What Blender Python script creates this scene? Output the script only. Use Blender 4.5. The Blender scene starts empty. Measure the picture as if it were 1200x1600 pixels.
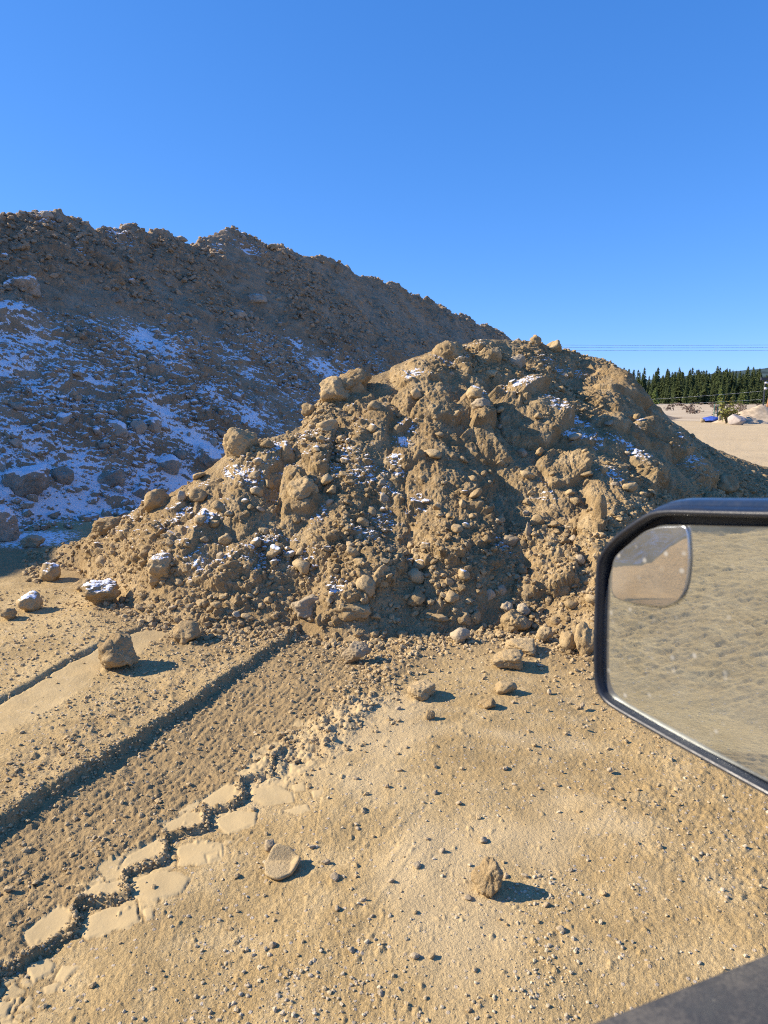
import bpy, math, random
import numpy as np
R = math.radians
sc = bpy.context.scene
# ------------------------------------------------------------------ camera, world, sun, exposure
PITCH, CAM_H, FPX = R(9.06), 1.9, 1110.0          # photo: 1200 x 1600 px
cam_d = bpy.data.cameras.new("camera"); cam = bpy.data.objects.new("camera", cam_d)
sc.collection.objects.link(cam); sc.camera = cam
cam.location = (0, 0, CAM_H); cam.rotation_euler = (math.pi/2 - PITCH, 0, 0)
cam_d.sensor_fit = 'VERTICAL'; cam_d.sensor_height = 34.6; cam_d.lens = 34.6*FPX/1600
cam_d.clip_start = 0.05; cam_d.clip_end = 9000
cam_d.dof.use_dof = True; cam_d.dof.focus_distance = 6.5; cam_d.dof.aperture_fstop = 8.5
sc.render.resolution_x, sc.render.resolution_y = 768, 1024
SUN_EL = R(31); SUN_AZ = (-math.cos(R(6)), math.sin(R(6)))      # horizontal direction TOWARDS the sun
wd = bpy.data.worlds.new("World"); sc.world = wd; wd.use_nodes = True
wn = wd.node_tree.nodes; wl = wd.node_tree.links
sky = wn.new("ShaderNodeTexSky"); sky.sky_type = 'NISHITA'; sky.sun_disc = False
sky.sun_elevation = SUN_EL; sky.sun_rotation = math.atan2(SUN_AZ[0], SUN_AZ[1])
sky.altitude = 2900; sky.air_density = 1.0; sky.dust_density = 0.15; sky.ozone_density = 2.2
# colour response of the sky (one curve per channel, flattening the horizon glare)
_sp = wn.new("ShaderNodeSeparateColor"); _cb = wn.new("ShaderNodeCombineColor"); wl.new(sky.outputs[0], _sp.inputs[0])
for _i, (_k, _g) in enumerate(((.33, .95), (.80, .66), (1.72, .55))):
    _p = wn.new("ShaderNodeMath"); _p.operation = 'POWER'; _p.inputs[1].default_value = _g; wl.new(_sp.outputs[_i], _p.inputs[0])
    _m = wn.new("ShaderNodeMath"); _m.operation = 'MULTIPLY'; _m.inputs[1].default_value = _k; wl.new(_p.outputs[0], _m.inputs[0]); wl.new(_m.outputs[0], _cb.inputs[_i])
wl.new(_cb.outputs[0], wn["Background"].inputs[0])
wn["Background"].inputs[1].default_value = 0.15
sd = bpy.data.lights.new("sun", 'SUN'); sun = bpy.data.objects.new("sun", sd); sc.collection.objects.link(sun)
sd.energy = 5.0; sd.angle = R(0.5); sd.color = (1.0, 0.87, 0.70)
from mathutils import Vector, Matrix
_s = Vector((SUN_AZ[0]*math.cos(SUN_EL), SUN_AZ[1]*math.cos(SUN_EL), math.sin(SUN_EL)))
sun.rotation_euler = _s.to_track_quat('Z', 'Y').to_euler()
sc.view_settings.view_transform = 'Standard'; sc.view_settings.look = 'None'
sc.view_settings.exposure = 0.8; sc.view_settings.gamma = 1.0
sc.cycles.use_denoising = False; sc.cycles.filter_width = 1.1
sc.cycles.max_bounces = 6; sc.cycles.diffuse_bounces = 3; sc.cycles.glossy_bounces = 3

# ------------------------------------------------------------------ camera helpers
CP, SP = math.cos(PITCH), math.sin(PITCH)
def ray(px, py):
    u = (px-600)/FPX; v = (py-800)/FPX
    return np.array([u, CP - v*SP, -SP - v*CP])
def at_z(px, py, z=0.0):
    d = ray(px, py); s = (z-CAM_H)/d[2]; return np.array([0, 0, CAM_H]) + d*s
def at_Y(px, py, Y):
    d = ray(px, py); s = Y/d[1]; return np.array([0, 0, CAM_H]) + d*s

# ------------------------------------------------------------------ noise
_rs = np.random.RandomState(7)
_PERM = np.concatenate([_rs.permutation(4096)]*2).astype(np.int32)
def perlin(x, y, seed=0):
    x = np.asarray(x, dtype=np.float64); y = np.asarray(y, dtype=np.float64)
    xi = np.floor(x).astype(np.int64); yi = np.floor(y).astype(np.int64)
    xf = x-xi; yf = y-yi
    u = xf*xf*xf*(xf*(xf*6-15)+10); w = yf*yf*yf*(yf*(yf*6-15)+10)
    def g(ix, iy, dx, dy):
        h = _PERM[(_PERM[(ix+seed*57) & 4095] + iy) & 4095]
        a = h*(2*math.pi/4096.0)
        return np.cos(a)*dx + np.sin(a)*dy
    a = g(xi, yi, xf, yf); b = g(xi+1, yi, xf-1, yf)
    c = g(xi, yi+1, xf, yf-1); d = g(xi+1, yi+1, xf-1, yf-1)
    return ((a+(b-a)*u) + ((c+(d-c)*u)-(a+(b-a)*u))*w)*1.5
def fbm(x, y, scale, octv=4, seed=0, gain=0.5, ridged=False):
    out = 0; amp = 1; f = 1.0/scale
    for o in range(octv):
        n = perlin(x*f+13.7*o, y*f-7.3*o, seed+o*3)
        if ridged: n = 1-2*np.abs(n)
        out = out + amp*n; amp *= gain; f *= 2.03
    return out
def p3(P, seed=0):
    x, y, z = P.T
    i = np.floor(P).astype(np.int64); f = P-i; u = f*f*(3-2*f)
    def h(a, b, c):
        k = _PERM[(_PERM[(_PERM[(a+seed*31) & 4095]+b) & 4095]+c) & 4095]
        return k/2048.0-1
    o = 0
    for a in (0, 1):
        for b in (0, 1):
            for c in (0, 1):
                w = (u[:, 0] if a else 1-u[:, 0])*(u[:, 1] if b else 1-u[:, 1])*(u[:, 2] if c else 1-u[:, 2])
                o = o + w*h(i[:, 0]+a, i[:, 1]+b, i[:, 2]+c)
    return o
def sstep(a, b, x):
    t = np.clip((x-a)/(b-a), 0, 1); return t*t*(3-2*t)

# ------------------------------------------------------------------ mesh helpers
COL = sc.collection
def link(name, me, mat=None, parent=None):
    o = bpy.data.objects.new(name, me); COL.objects.link(o)
    if mat is not None and len(me.materials) == 0: me.materials.append(mat)
    if parent is not None: o.parent = parent
    return o
def tag(o, label=None, cat=None, group=None, kind=None):
    if label: o["label"] = label
    if cat: o["category"] = cat
    if group: o["group"] = group
    if kind: o["kind"] = kind
    return o
def mesh_np(name, V, F, smooth=True, attrs=None):
    """V (n,3), F (m,k) all faces the same k"""
    me = bpy.data.meshes.new(name); n, (m, k) = len(V), F.shape
    me.vertices.add(n); me.vertices.foreach_set("co", np.ascontiguousarray(V, dtype=np.float32).ravel())
    me.loops.add(m*k); me.loops.foreach_set("vertex_index", np.ascontiguousarray(F, dtype=np.int32).ravel())
    me.polygons.add(m); me.polygons.foreach_set("loop_start", np.arange(0, m*k, k, dtype=np.int32))
    me.polygons.foreach_set("loop_total", np.full(m, k, dtype=np.int32))
    me.update(calc_edges=True)
    me.polygons.foreach_set("use_smooth", np.full(m, smooth, dtype=bool))
    for an, av in (attrs or {}).items():
        a = me.attributes.new(an, 'FLOAT', 'POINT'); a.data.foreach_set("value", np.ascontiguousarray(av, dtype=np.float32).ravel())
    me.validate(); return me
def grid_faces(r, c, wrap=False):
    i = np.arange(r-1)[:, None]; j = np.arange(c if wrap else c-1)[None, :]; j2 = (j+1) % c
    return np.stack([i*c+j, i*c+j2, (i+1)*c+j2, (i+1)*c+j], -1).reshape(-1, 4)
def mesh_py(name, V, F, smooth=False):
    me = bpy.data.meshes.new(name); me.from_pydata([tuple(map(float, v)) for v in V], [], [tuple(f) for f in F]); me.update()
    me.polygons.foreach_set("use_smooth", [smooth]*len(me.polygons)); return me

# ------------------------------------------------------------------ heightfields
class Hf:
    """a grid of real ground points: row axis a, column axis b; fwd maps (a,b) to x,y; inv maps back"""
    def __init__(s, a, b, fwd, inv):
        s.a, s.b, s.inv = a, b, inv
        A, B = np.meshgrid(a, b, indexing='ij'); s.X, s.Y = fwd(A, B); s.A, s.B = A, B
        s.Z = np.zeros_like(s.X)
    def win(s, x, y, r):
        th = np.linspace(0, 2*math.pi, 9)[:-1]
        aa, bb = s.inv(x+1.1*r*np.cos(th), y+1.1*r*np.sin(th))
        i0, i1 = np.searchsorted(s.a, aa.min())-1, np.searchsorted(s.a, aa.max())+1
        j0, j1 = np.searchsorted(s.b, bb.min())-1, np.searchsorted(s.b, bb.max())+1
        i0 = max(i0, 0); j0 = max(j0, 0)
        if i1-i0 < 2 or j1-j0 < 2 or i0 >= len(s.a) or j0 >= len(s.b): return None
        return slice(i0, i1), slice(j0, j1)
    def sample(s, x, y, Z=None):
        Z = s.Z if Z is None else Z
        a, b = s.inv(np.asarray(x, float), np.asarray(y, float))
        i = np.clip(np.searchsorted(s.a, a)-1, 0, len(s.a)-2); j = np.clip(np.searchsorted(s.b, b)-1, 0, len(s.b)-2)
        fa = np.clip((a-s.a[i])/(s.a[i+1]-s.a[i]), 0, 1); fb = np.clip((b-s.b[j])/(s.b[j+1]-s.b[j]), 0, 1)
        z = Z[i, j]*(1-fa)*(1-fb)+Z[i+1, j]*fa*(1-fb)+Z[i, j+1]*(1-fa)*fb+Z[i+1, j+1]*fa*fb
        ins = (a >= s.a[0]) & (a <= s.a[-1]) & (b >= s.b[0]) & (b <= s.b[-1])
        return np.where(ins, z, -9)
    D = None
    def begin_detail(s):
        """from here on relief is measured along the surface normal, so lumps stand out of a slope instead of becoming cliffs"""
        s.Z0 = s.Z.copy(); s.D = np.zeros_like(s.Z)
        zx = np.gradient(s.Z0, axis=0); zy = np.gradient(s.Z0, axis=1)
        P = np.stack([s.X, s.Y, s.Z0], -1); du = np.gradient(P, axis=0); dv = np.gradient(P, axis=1)
        n = np.cross(dv, du); n /= np.linalg.norm(n, axis=-1)[..., None]+1e-12; n *= np.sign(n[..., 2:3]+1e-9)
        # smooth the normals a little
        for _ in range(6):
            for ax in (0, 1): n = (n+np.roll(n, 4, ax)+np.roll(n, -4, ax))/3
        s.N = n/np.linalg.norm(n, axis=-1)[..., None]
    def end_detail(s):
        s.Z = s.Z0+s.D/np.maximum(s.N[..., 2], .35); s.P = np.stack([s.X, s.Y, s.Z0], -1)+s.N*s.D[..., None]
    def splat(s, x, y, r, hgt, rng, blocky=0.5, sink=0.35, tilt=0.4):
        """a half buried lump: a faceted dome merged into the surface with max()"""
        w = s.win(x, y, r*1.3)
        if w is None: return
        dx = s.X[w]-x; dy = s.Y[w]-y
        if dx.size == 0: return
        F_ = s.Z if s.D is None else s.D
        ic, jc = np.unravel_index(np.argmin(dx*dx+dy*dy), dx.shape)
        zc = float(F_[w][ic, jc])
        th = rng.uniform(0, 6.28); c, sn = math.cos(th), math.sin(th); el = rng.uniform(.7, 1.25)
        if s.D is not None:
            nv = s.N[w][ic, jc]; dz = s.Z0[w]-s.Z0[w][ic, jc]
            e1 = np.array([nv[2], 0, -nv[0]]); e1 /= np.linalg.norm(e1); e2 = np.cross(nv, e1)
            dx, dy = dx*e1[0]+dz*e1[2], dx*e2[0]+dy*e2[1]+dz*e2[2]
        u = (c*dx+sn*dy)/(r*el); v = (-sn*dx+c*dy)/(r/el)
        d = np.sqrt(u*u+v*v)*(1+.12*np.sin(3*np.arctan2(v, u)+th*3)+.08*np.sin(7*np.arctan2(v, u)+th*5))
        # random facet planes
        dome = np.sqrt(np.clip(1-d*d, 0, 1)); dome = np.where(d < 1, dome, -9)
        f = dome
        for k in range(4):
            p, q = rng.uniform(-1.1, 1.1, 2); off = rng.uniform(.55, .95)
            f = np.minimum(f, off + p*u + q*v)
        f = dome*(1-blocky)+np.minimum(f, dome)*blocky
        gx, gy = rng.uniform(-tilt, tilt, 2)
        F_[w] = np.where(d < 1, np.maximum(F_[w], zc + hgt*(f-sink)+ (gx*dx+gy*dy)*.5), F_[w])
    def wedge(s, x, y, r, hgt, rng, sink=.15):
        """a broken slab: rises gently from the left, breaks off steeply on the right"""
        w = s.win(x, y, r*1.3)
        if w is None: return
        dx = s.X[w]-x; dy = s.Y[w]-y
        if dx.size == 0: return
        ic, jc = np.unravel_index(np.argmin(dx*dx+dy*dy), dx.shape); zc = float(s.D[w][ic, jc])
        nv = s.N[w][ic, jc]; dz = s.Z0[w]-s.Z0[w][ic, jc]
        e1 = np.array([nv[2], 0, -nv[0]]); e1 /= np.linalg.norm(e1); e2 = np.cross(nv, e1)
        a = dx*e1[0]+dz*e1[2]; b = dx*e2[0]+dy*e2[1]+dz*e2[2]
        th = rng.normal()*.55; c, sn = math.cos(th), math.sin(th); el = rng.uniform(.75, 1.3)
        wob = fbm(a+x*7, b+y*5, r*.8, 3, 5)*.16
        u = (c*a+sn*b)/(r*el)+wob; v = (-sn*a+c*b)/(r/el)+wob*.7
        f = .25+.55*(u+1)*.5+.25*wob
        for k in range(5):
            q = rng.uniform(0, 6.28); off = rng.uniform(.55, .95)
            f = np.minimum(f, (off-(math.cos(q)*u+math.sin(q)*v))*2.2)
        f = np.minimum(f, (.78-u)*4.0)
        d = np.sqrt(u*u+v*v)
        s.D[w] = np.where(d < 1, np.maximum(s.D[w], zc+hgt*(f-sink)), s.D[w])
    def build(s, name, mat, attrs=None, wrap=False):
        r, c = s.X.shape
        V = (np.stack([s.X, s.Y, s.Z], -1) if s.D is None else s.P).reshape(-1, 3)
        me = mesh_np(name, V, grid_faces(r, c, wrap), True, attrs)
        return link(name, me, mat)

def axis(*segs):
    out = [segs[0][0]]
    for a, b, d in segs:
        n = max(1, int(round((b-a)/d))); out += list(np.linspace(a, b, n+1)[1:])
    return np.array(out)

# ---- front pile: control profile along the viewing fan, real depths
crest_px = [(-60, 880, 8.6), (60, 858, 8.5), (120, 843, 8.2), (165, 820, 7.9), (240, 776, 7.4), (300, 750, 7.4), (345, 712, 7.5), (370, 692, 7.6), (420, 684, 7.8), (470, 668, 8.0),
            (500, 622, 8.4), (560, 592, 8.7), (620, 570, 9.0), (690, 544, 9.3), (750, 526, 9.8), (800, 528, 10.3), (840, 532, 10.5),
            (880, 543, 10.8), (930, 558, 11.0), (968, 574, 11.0), (1000, 608, 11.0), (1050, 654, 11.2), (1110, 694, 11.8), (1200, 732, 12.6), (1300, 764, 12.8), (1420, 800, 12.5), (1560, 838, 11.5)]
_c = np.array([at_Y(*p) for p in crest_px]); cT, cY, cZ = _c[:, 0]/_c[:, 1], _c[:, 1], np.maximum(_c[:, 2], 0.02)
foot_px = [(-80, 885), (20, 880), (120, 885), (150, 930), (220, 968), (300, 985), (420, 988), (470, 985), (560, 1002), (640, 992), (760, 985), (850, 990), (900, 1010), (960, 1045), (1050, 1060), (1200, 1075), (1400, 1080), (1600, 1040)]
_f = np.array([at_z(px, py) for px, py in foot_px]); fT, fY = _f[:, 0]/_f[:, 1], _f[:, 1]
def pile_base(t, Y):
    yc = np.interp(t, cT, cY); hc = np.interp(t, cT, cZ); yf = np.interp(t, fT, fY)
    yf = np.minimum(yf, yc-0.35)
    s = (Y-yf)/(yc-yf)
    up = hc*(0.90*s + 0.10*np.sin(np.clip(s, 0, 1)*math.pi/2))
    back = hc - (Y-yc)*0.60
    k = 0.10
    z = np.minimum(up, back); z = z - k*np.exp(-np.abs(up-back)/(k*3))*0.25
    end = sstep(cT[-1], cT[-1]-.12, t)*sstep(cT[0], cT[0]+.1, t)
    return z*end - (1-end)*.4
pile = Hf(axis((3.9, 4.7, .05), (4.7, 10.6, .0078), (10.6, 13.5, .02), (13.5, 19, .09)),
          axis((-.66, -.46, .004), (-.46, .58, .00105), (.58, 1.0, .005)),
          lambda A, B: (A*B, A), lambda x, y: (y, x/np.maximum(y, .1)))
pile.Z = pile_base(pile.B, pile.A)
# ---- big ridge behind: straight stockpile running away to the right
RO = np.array([-9.5, 18.5]); RD = np.array([.505, .863]); RN = np.array([.863, -.505]); RW = 7.4
ridge_sil = [(0, 338), (60, 334), (90, 338), (122, 344), (142, 360), (200, 356), (250, 362), (290, 384), (304, 385), (318, 372), (350, 362), (395, 370), (430, 388), (500, 398), (540, 420),
             (570, 433), (610, 445), (640, 466), (665, 468), (700, 488), (740, 505), (790, 526), (850, 552), (900, 575)]
rs, rh = [], []
for px, py in ridge_sil:
    d = ray(px, py); k = -(RO @ RN) / -(d[:2] @ RN)      # hit the vertical plane of the crest line
    P = d*k + np.array([0, 0, CAM_H]); rs.append((P[:2]-RO) @ RD); rh.append(P[2])
rs = np.array(rs); rh = np.array(rh); o_ = np.argsort(rs); rs, rh = rs[o_], rh[o_]-.14
rs = np.concatenate([[-40, -30, -12, -5], rs, [rs[-1]+8, rs[-1]+14]]); rh = np.concatenate([[0.5, 5.0, 6.6, 6.5], rh, [3.0, .2]])
def ridge_fwd(A, B): return RO[0]+RD[0]*B-RN[0]*A + RN[0]*0, RO[1]+RD[1]*B-RN[1]*A
def ridge_inv(x, y):
    dx, dy = x-RO[0], y-RO[1]; return -(dx*RN[0]+dy*RN[1]), dx*RD[0]+dy*RD[1]
# A = distance behind the crest (negative: the face towards the camera), B = along
ridge = Hf(axis((-RW-1.6, -RW-.4, .06), (-RW-.4, .5, .019), (.5, 10, .25)),
           axis((-40, -14, .2), (-14, -6, .06), (-6, 15, .019), (15, 34, .04), (34, 62, .12), (62, rs[-1]+1, .4)), ridge_fwd, ridge_inv)
_hc = np.interp(ridge.B, rs, rh)
_hc = _hc + .0
_dist = np.sqrt(ridge.X**2+ridge.Y**2)
ridge.Z = np.where(ridge.A < 0, _hc*np.clip((ridge.A+RW)/RW, -.3, 1), _hc-ridge.A*.75)

# ---- pixel -> surface
def march(px, py, fields, t0=1.2, t1=70):
    d = ray(px, py); t = np.exp(np.linspace(math.log(t0), math.log(t1), 5000)); P = d[None]*t[:, None]; P[:, 2] += CAM_H
    top = np.zeros(len(t))
    for f in fields: top = np.maximum(top, f.sample(P[:, 0], P[:, 1]))
    i = np.argmax(P[:, 2] < top)
    if P[i, 2] >= top[i]: return None
    return P[i]

# ================================================================== shape the front pile
rng = np.random.RandomState(11)
X, Y = pile.X, pile.Y
base_z = pile.Z.copy()
bodym = sstep(0.0, .5, base_z)
# spurs: (px1,py1,px2,py2,width,height,right-side cliff)
spurs = [(650, 575, 705, 880, .55, .34, 1), (560, 600, 470, 640, .5, .30, 1), (505, 610, 570, 600, .40, .22, 1),
         (710, 565, 740, 590, .42, .14, 1), (760, 570, 845, 665, .45, .34, 1), (845, 600, 850, 665, .40, .22, 1),
         (800, 690, 1040, 745, .42, .26, 0), (720, 620, 735, 650, .40, .24, 1), (950, 590, 985, 640, .5, .22, 1),
         (960, 640, 1050, 720, .50, .30, 1), (690, 640, 640, 690, .35, .22, 1), (640, 700, 600, 760, .22, .13, 1),
         (480, 730, 470, 800, .33, .26, 1), (520, 780, 500, 850, .33, .2, 1), (760, 700, 850, 770, .42, .24, 1),
         (740, 740, 720, 850, .25, .18, 1), (300, 770, 250, 850, .30, .15, 1), (345, 810, 290, 870, .35, .2, 1),
         (600, 880, 520, 930, .35, .16, 1), (880, 700, 960, 790, .45, .22, 1), (940, 770, 930, 880, .22, .22, 1), (420, 700, 380, 780, .3, .16, 1),
         (850, 780, 860, 900, .3, .14, 1), (690, 690, 690, 760, .3, .2, 1), (1100, 740, 1180, 790, .5, .28, 1), (590, 660, 560, 740, .3, .16, 1)]
wx = X + .10*fbm(X, Y, .5, 3, 21); wy = Y + .10*fbm(X, Y, .5, 3, 22)
add = np.zeros_like(X)
for (a, b, c, d_, w, h, cl) in spurs:
    P = march(a, b, [pile]); Q = march(c, d_, [pile])
    if P is None or Q is None: continue
    e = Q[:2]-P[:2]; L = np.hypot(*e)+1e-6; e = e/L
    sx = (wx-P[0])*e[0]+(wy-P[1])*e[1]; q = (wx-P[0])*e[1]-(wy-P[1])*e[0]
    if e[1] > 0: q = -q           # q > 0: the right (shaded) side
    ends = np.maximum(np.maximum(-sx, sx-L), 0)
    qq = np.where(q > 0, q*(1.7 if cl else 1.0), q)
    dd = np.sqrt(qq**2+ends**2)/w
    add = np.maximum(add, h*np.clip(1-dd**2, 0, 1)**.7)
crestf = sstep(.0, .5, np.abs(np.interp(pile.B, cT, cY)-pile.A))*.75+.25
pile.Z += add*crestf*.50
m = bodym
pile.Z += m*crestf*(.075*fbm(X, Y, 1.5, 3, 31)+.01)
pile.begin_detail()
wz = pile.Z0
pile.D += m*.024*fbm(X+wz*.4+.2*fbm(X, Y, .6, 2, 36), Y+.2*fbm(X, Y, .6, 2, 37), .50, 3, 35, ridged=True)
def on_pile(n, r0, r1, power, m0=.05):
    k = 0
    while k < n:
        t = rng.uniform(-.56, .62); y = rng.uniform(4.8, 12.5)
        z = pile_base(np.array([t]), np.array([y]))[0]
        if z < m0: continue
        r = r0*(r1/r0)**(rng.uniform()**power); k += 1
        yield t*y, y, r
def wedge_at(px, py, wpx, k_, zc=None):
    P = march(px, py, [pile])
    if P is None: return
    r = wpx/FPX*np.linalg.norm(P-np.array([0, 0, CAM_H]))*.55; pile.wedge(P[0], P[1], r, r*k_*1.15, rng)
for f_ in ((712, 566, 80, .5), (540, 605, 90, .8), (735, 650, 90, .8), (845, 660, 120, .8), (810, 640, 80, .6), (470, 775, 86, .9), (1010, 745, 90, .8), (1015, 690, 110, .6), (955, 600, 90, .6), (870, 735, 90, .7),
           (700, 860, 60, .8), (765, 710, 90, .7), (300, 845, 90, .5), (600, 900, 70, .8), (540, 935, 90, .7), (862, 915, 80, .9), (905, 830, 70, .8), (640, 720, 60, .6), (500, 720, 60, .7), (420, 720, 66, .6), (670, 640, 90, .5), (590, 660, 80, .5), (1080, 730, 80, .7), (640, 800, 60, .6), (920, 660, 90, .5)): wedge_at(*f_)
for x, y, r in on_pile(26, .16, .36, 1.4, .25): pile.wedge(x, y, r, r*rng.uniform(.4, .7), rng)
for x, y, r in on_pile(120, .08, .18, 1.4, .1): pile.wedge(x, y, r, r*rng.uniform(.6, 1.0), rng)
crumb = .75*fbm(X, Y, 1.2, 3, 55)+.42+.75*(1-sstep(.15, 1.0, base_z))
for px_, py_, rp_ in ((700, 640, 60), (650, 690, 55), (600, 640, 55), (560, 610, 40), (480, 830, 45), (500, 790, 30), (850, 660, 50), (1000, 690, 60), (770, 740, 60), (1060, 700, 50), (940, 590, 50), (720, 800, 40), (790, 610, 45), (880, 760, 50), (350, 830, 45), (460, 760, 40), (820, 880, 30), (640, 620, 40)):
    P = march(px_, py_, [pile])
    if P is not None: r_ = rp_/FPX*np.linalg.norm(P); crumb = crumb-.9*np.exp(-(((X-P[0])**2+(Y-P[1])**2)/r_**2)*1.2)
crumb = sstep(.22, .62, crumb)
gs = 1-crumb
fl = X*.35+Y+wz*1.0
pile.D += m*gs*(.020*fbm(X*1.0, fl*.28, .16, 4, 61, gain=.55)+.007*fbm(X, fl*.5, .045, 3, 62, gain=.7, ridged=True))          # runs of dirt down the open faces
pile.D += m*.022*fbm(X+.05*fbm(X, Y, .2, 2, 43), Y+wz, .15, 5, 41, gain=.66, ridged=True)*(.12+.88*crumb)
for x, y, r in on_pile(520, .03, .09, 1.6): pile.wedge(x, y, r, r*rng.uniform(.8, 1.2), rng)
# rubble is denser on the lower skirts
k = 0
while k < 26000:
    t = rng.uniform(-.5, .6); y = rng.uniform(4.9, 11.5); z = pile_base(np.array([t]), np.array([y]))[0]
    if z < -.02: continue
    i = min(np.searchsorted(pile.a, y), len(pile.a)-1); j = min(np.searchsorted(pile.b, t), len(pile.b)-1)
    if rng.uniform() > crumb[i, j]**1.5 and rng.uniform() < .95: continue
    k += 1; r = .011*(.05/.011)**(rng.uniform()**2.2); pile.splat(t*y, y, r, r*rng.uniform(.9, 1.3), rng, .9, .35)
pile.D += m*.006*fbm(X, Y+wz, .030, 3, 65, gain=.75)
pile.D *= .45+.55*sstep(0, .45, np.abs(np.interp(pile.B, cT, cY)-pile.A))
pile.D -= .02
pile.end_detail()

# ================================================================== shape the ridge
X, Y = ridge.X, ridge.Y; mr = sstep(.1, 1.2, ridge.Z); rb = ridge.Z.copy()
lowr = sstep(5.2, 3.2, rb)
ridge.Z += mr*(.35+.65*sstep(.1, 1.2, -ridge.A))*(.20*fbm(X, Y, 3.2, 4, 71))
# a slumped bench across the middle of the face
ridge.Z += mr*.28*sstep(.0, .5, fbm(X, Y, 2.4, 2, 72))*np.exp(-((rb-3.3)/.7)**2)
ridge.Z += np.exp(-(ridge.A/1.1)**2)*sstep(4, 12, ridge.B)*(.30*fbm(X, Y, 2.2, 3, 73)+.10)*sstep(.5, 2, rb)
ridge.begin_detail(); wz = ridge.Z0
rc = sstep(-.25, .25, fbm(X+wz*.5, Y, 2.6, 3, 76)+.15*(rb-3.5)/3)          # rocky bands against slid soil
ridge.D += mr*(.03+.07*rc)*fbm(X, Y+wz, .8, 4, 75, gain=.6, ridged=True)
ridge.D += mr*.05*np.clip(fbm(X, Y, 1.3, 3, 77), -.2, 1)
def on_ridge(n, r0, r1, power):
    for _ in range(n):
        b = rng.uniform(-12, 40) if rng.uniform() < .7 else rng.uniform(-12, 12); a = rng.uniform(-RW-.3, .3)
        x, y = ridge_fwd(a, b); yield x, y, r0*(r1/r0)**(rng.uniform()**power)
for x, y, r in on_ridge(90, .25, .6, 1.6): ridge.splat(x, y, r, r*rng.uniform(.4, .7), rng, .85, .45)
for _ in range(48):
    x, y = ridge_fwd(rng.uniform(-.5, .1), rng.uniform(-6, 38)); r = .12*(.45/.12)**(rng.uniform()**1.6); ridge.splat(x, y, r, r*rng.uniform(.6, 1.0), rng, .9, .3)
for x, y, r in on_ridge(160, .15, .5, 1.6): ridge.wedge(x, y, r, r*rng.uniform(.4, .7), rng)
for x, y, r in on_ridge(8000, .04, .18, 2.2): ridge.splat(x, y, r, r*rng.uniform(.7, 1.0), rng, .95, .4)
ridge.D += mr*(.2+.8*rc)*(.030*fbm(X, Y+wz, .17, 4, 81, gain=.7)+.012*fbm(X, Y+wz, .05, 2, 83))
ridge.end_detail()
# ================================================================== the ground sheet
AZ = axis((-180, -115, 1.5), (-115, -60, .16), (-60, -33, .4), (-33, 33, .085), (33, 90, .8), (90, 179.2, 1.8))
_r = [.02, .4, .8, 1.2, 1.5]; r_ = 1.5
while r_ < 9: r_ *= 1.0036; _r.append(r_)
while r_ < 30: r_ *= 1.009; _r.append(r_)
while r_ < 6500: r_ *= 1.06; _r.append(r_)
ground = Hf(np.array(_r), np.radians(AZ), lambda A, B: (A*np.sin(B), A*np.cos(B)), lambda x, y: (np.hypot(x, y), np.arctan2(x, y)))
X, Y = ground.X, ground.Y; near = sstep(60, 20, ground.A); vn = sstep(16, 9, ground.A)
Z = ground.Z; Z += near*.030*fbm(X, Y, 1.6, 3, 91) + near*.007*fbm(X, Y, .35, 3, 95)
def seg_info(pts, x, y):
    """distance to a polyline and the side (+ = right of its direction)"""
    best = np.full(x.shape, 1e9); side = np.zeros(x.shape); al = np.zeros(x.shape); L0 = 0
    for P, Q in zip(pts[:-1], pts[1:]):
        e = Q-P; L = np.hypot(*e); e = e/L
        s_ = np.clip((x-P[0])*e[0]+(y-P[1])*e[1], 0, L); dx = x-P[0]-s_*e[0]; dy = y-P[1]-s_*e[1]; d = np.hypot(dx, dy)
        cr = (x-P[0])*e[1]-(y-P[1])*e[0]
        u = d < best; best = np.where(u, d, best); side = np.where(u, np.sign(cr), side); al = np.where(u, L0+s_, al); L0 += L
    return best, side, al
def G(px, py): return at_z(px, py)[:2]
def inpoly(poly, x, y):
    c = np.zeros(x.shape, bool); n = len(poly)
    for i in range(n):
        (x1, y1), (x2, y2) = poly[i], poly[(i+1) % n]
        cond = ((y1 > y) != (y2 > y)) & (x < (x2-x1)*(y-y1)/((y2-y1) if y2 != y1 else 1e-9)+x1); c ^= cond
    return c
wrp = sstep(12, 8, ground.A)
wX = X + wrp*(.018*fbm(X, Y, .12, 3, 101)); wY = Y + wrp*(.018*fbm(X, Y, .12, 3, 102))
# (1) long cut edge of the blade track: high on the left, low on the right
edge = [G(-420, 1560), G(-120, 1385), G(0, 1290), G(130, 1210), G(250, 1130), G(360, 1058), G(460, 990)]
d1, s1, al1 = seg_info(edge, wX, wY); sd1 = d1*s1
left1 = (sd1 < 0)
fade = sstep(0, .5, al1)*1.0
hi = .075*np.exp(-np.abs(sd1)/.35)*(sd1 < 0) 
cutw = sstep(.05, -.02, sd1+.012*fbm(X, Y, .05, 3, 103))
prof = np.where(sd1 < .06, .044*cutw*np.exp(-np.maximum(-sd1, 0)/.30), 0) - .020*sstep(-.01, .03, sd1)*sstep(1.2, .5, sd1)
okf = (Y > .2) & (Y < 7.5) & (X < 1.5)
Z += np.where(okf, prof, 0)
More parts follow.
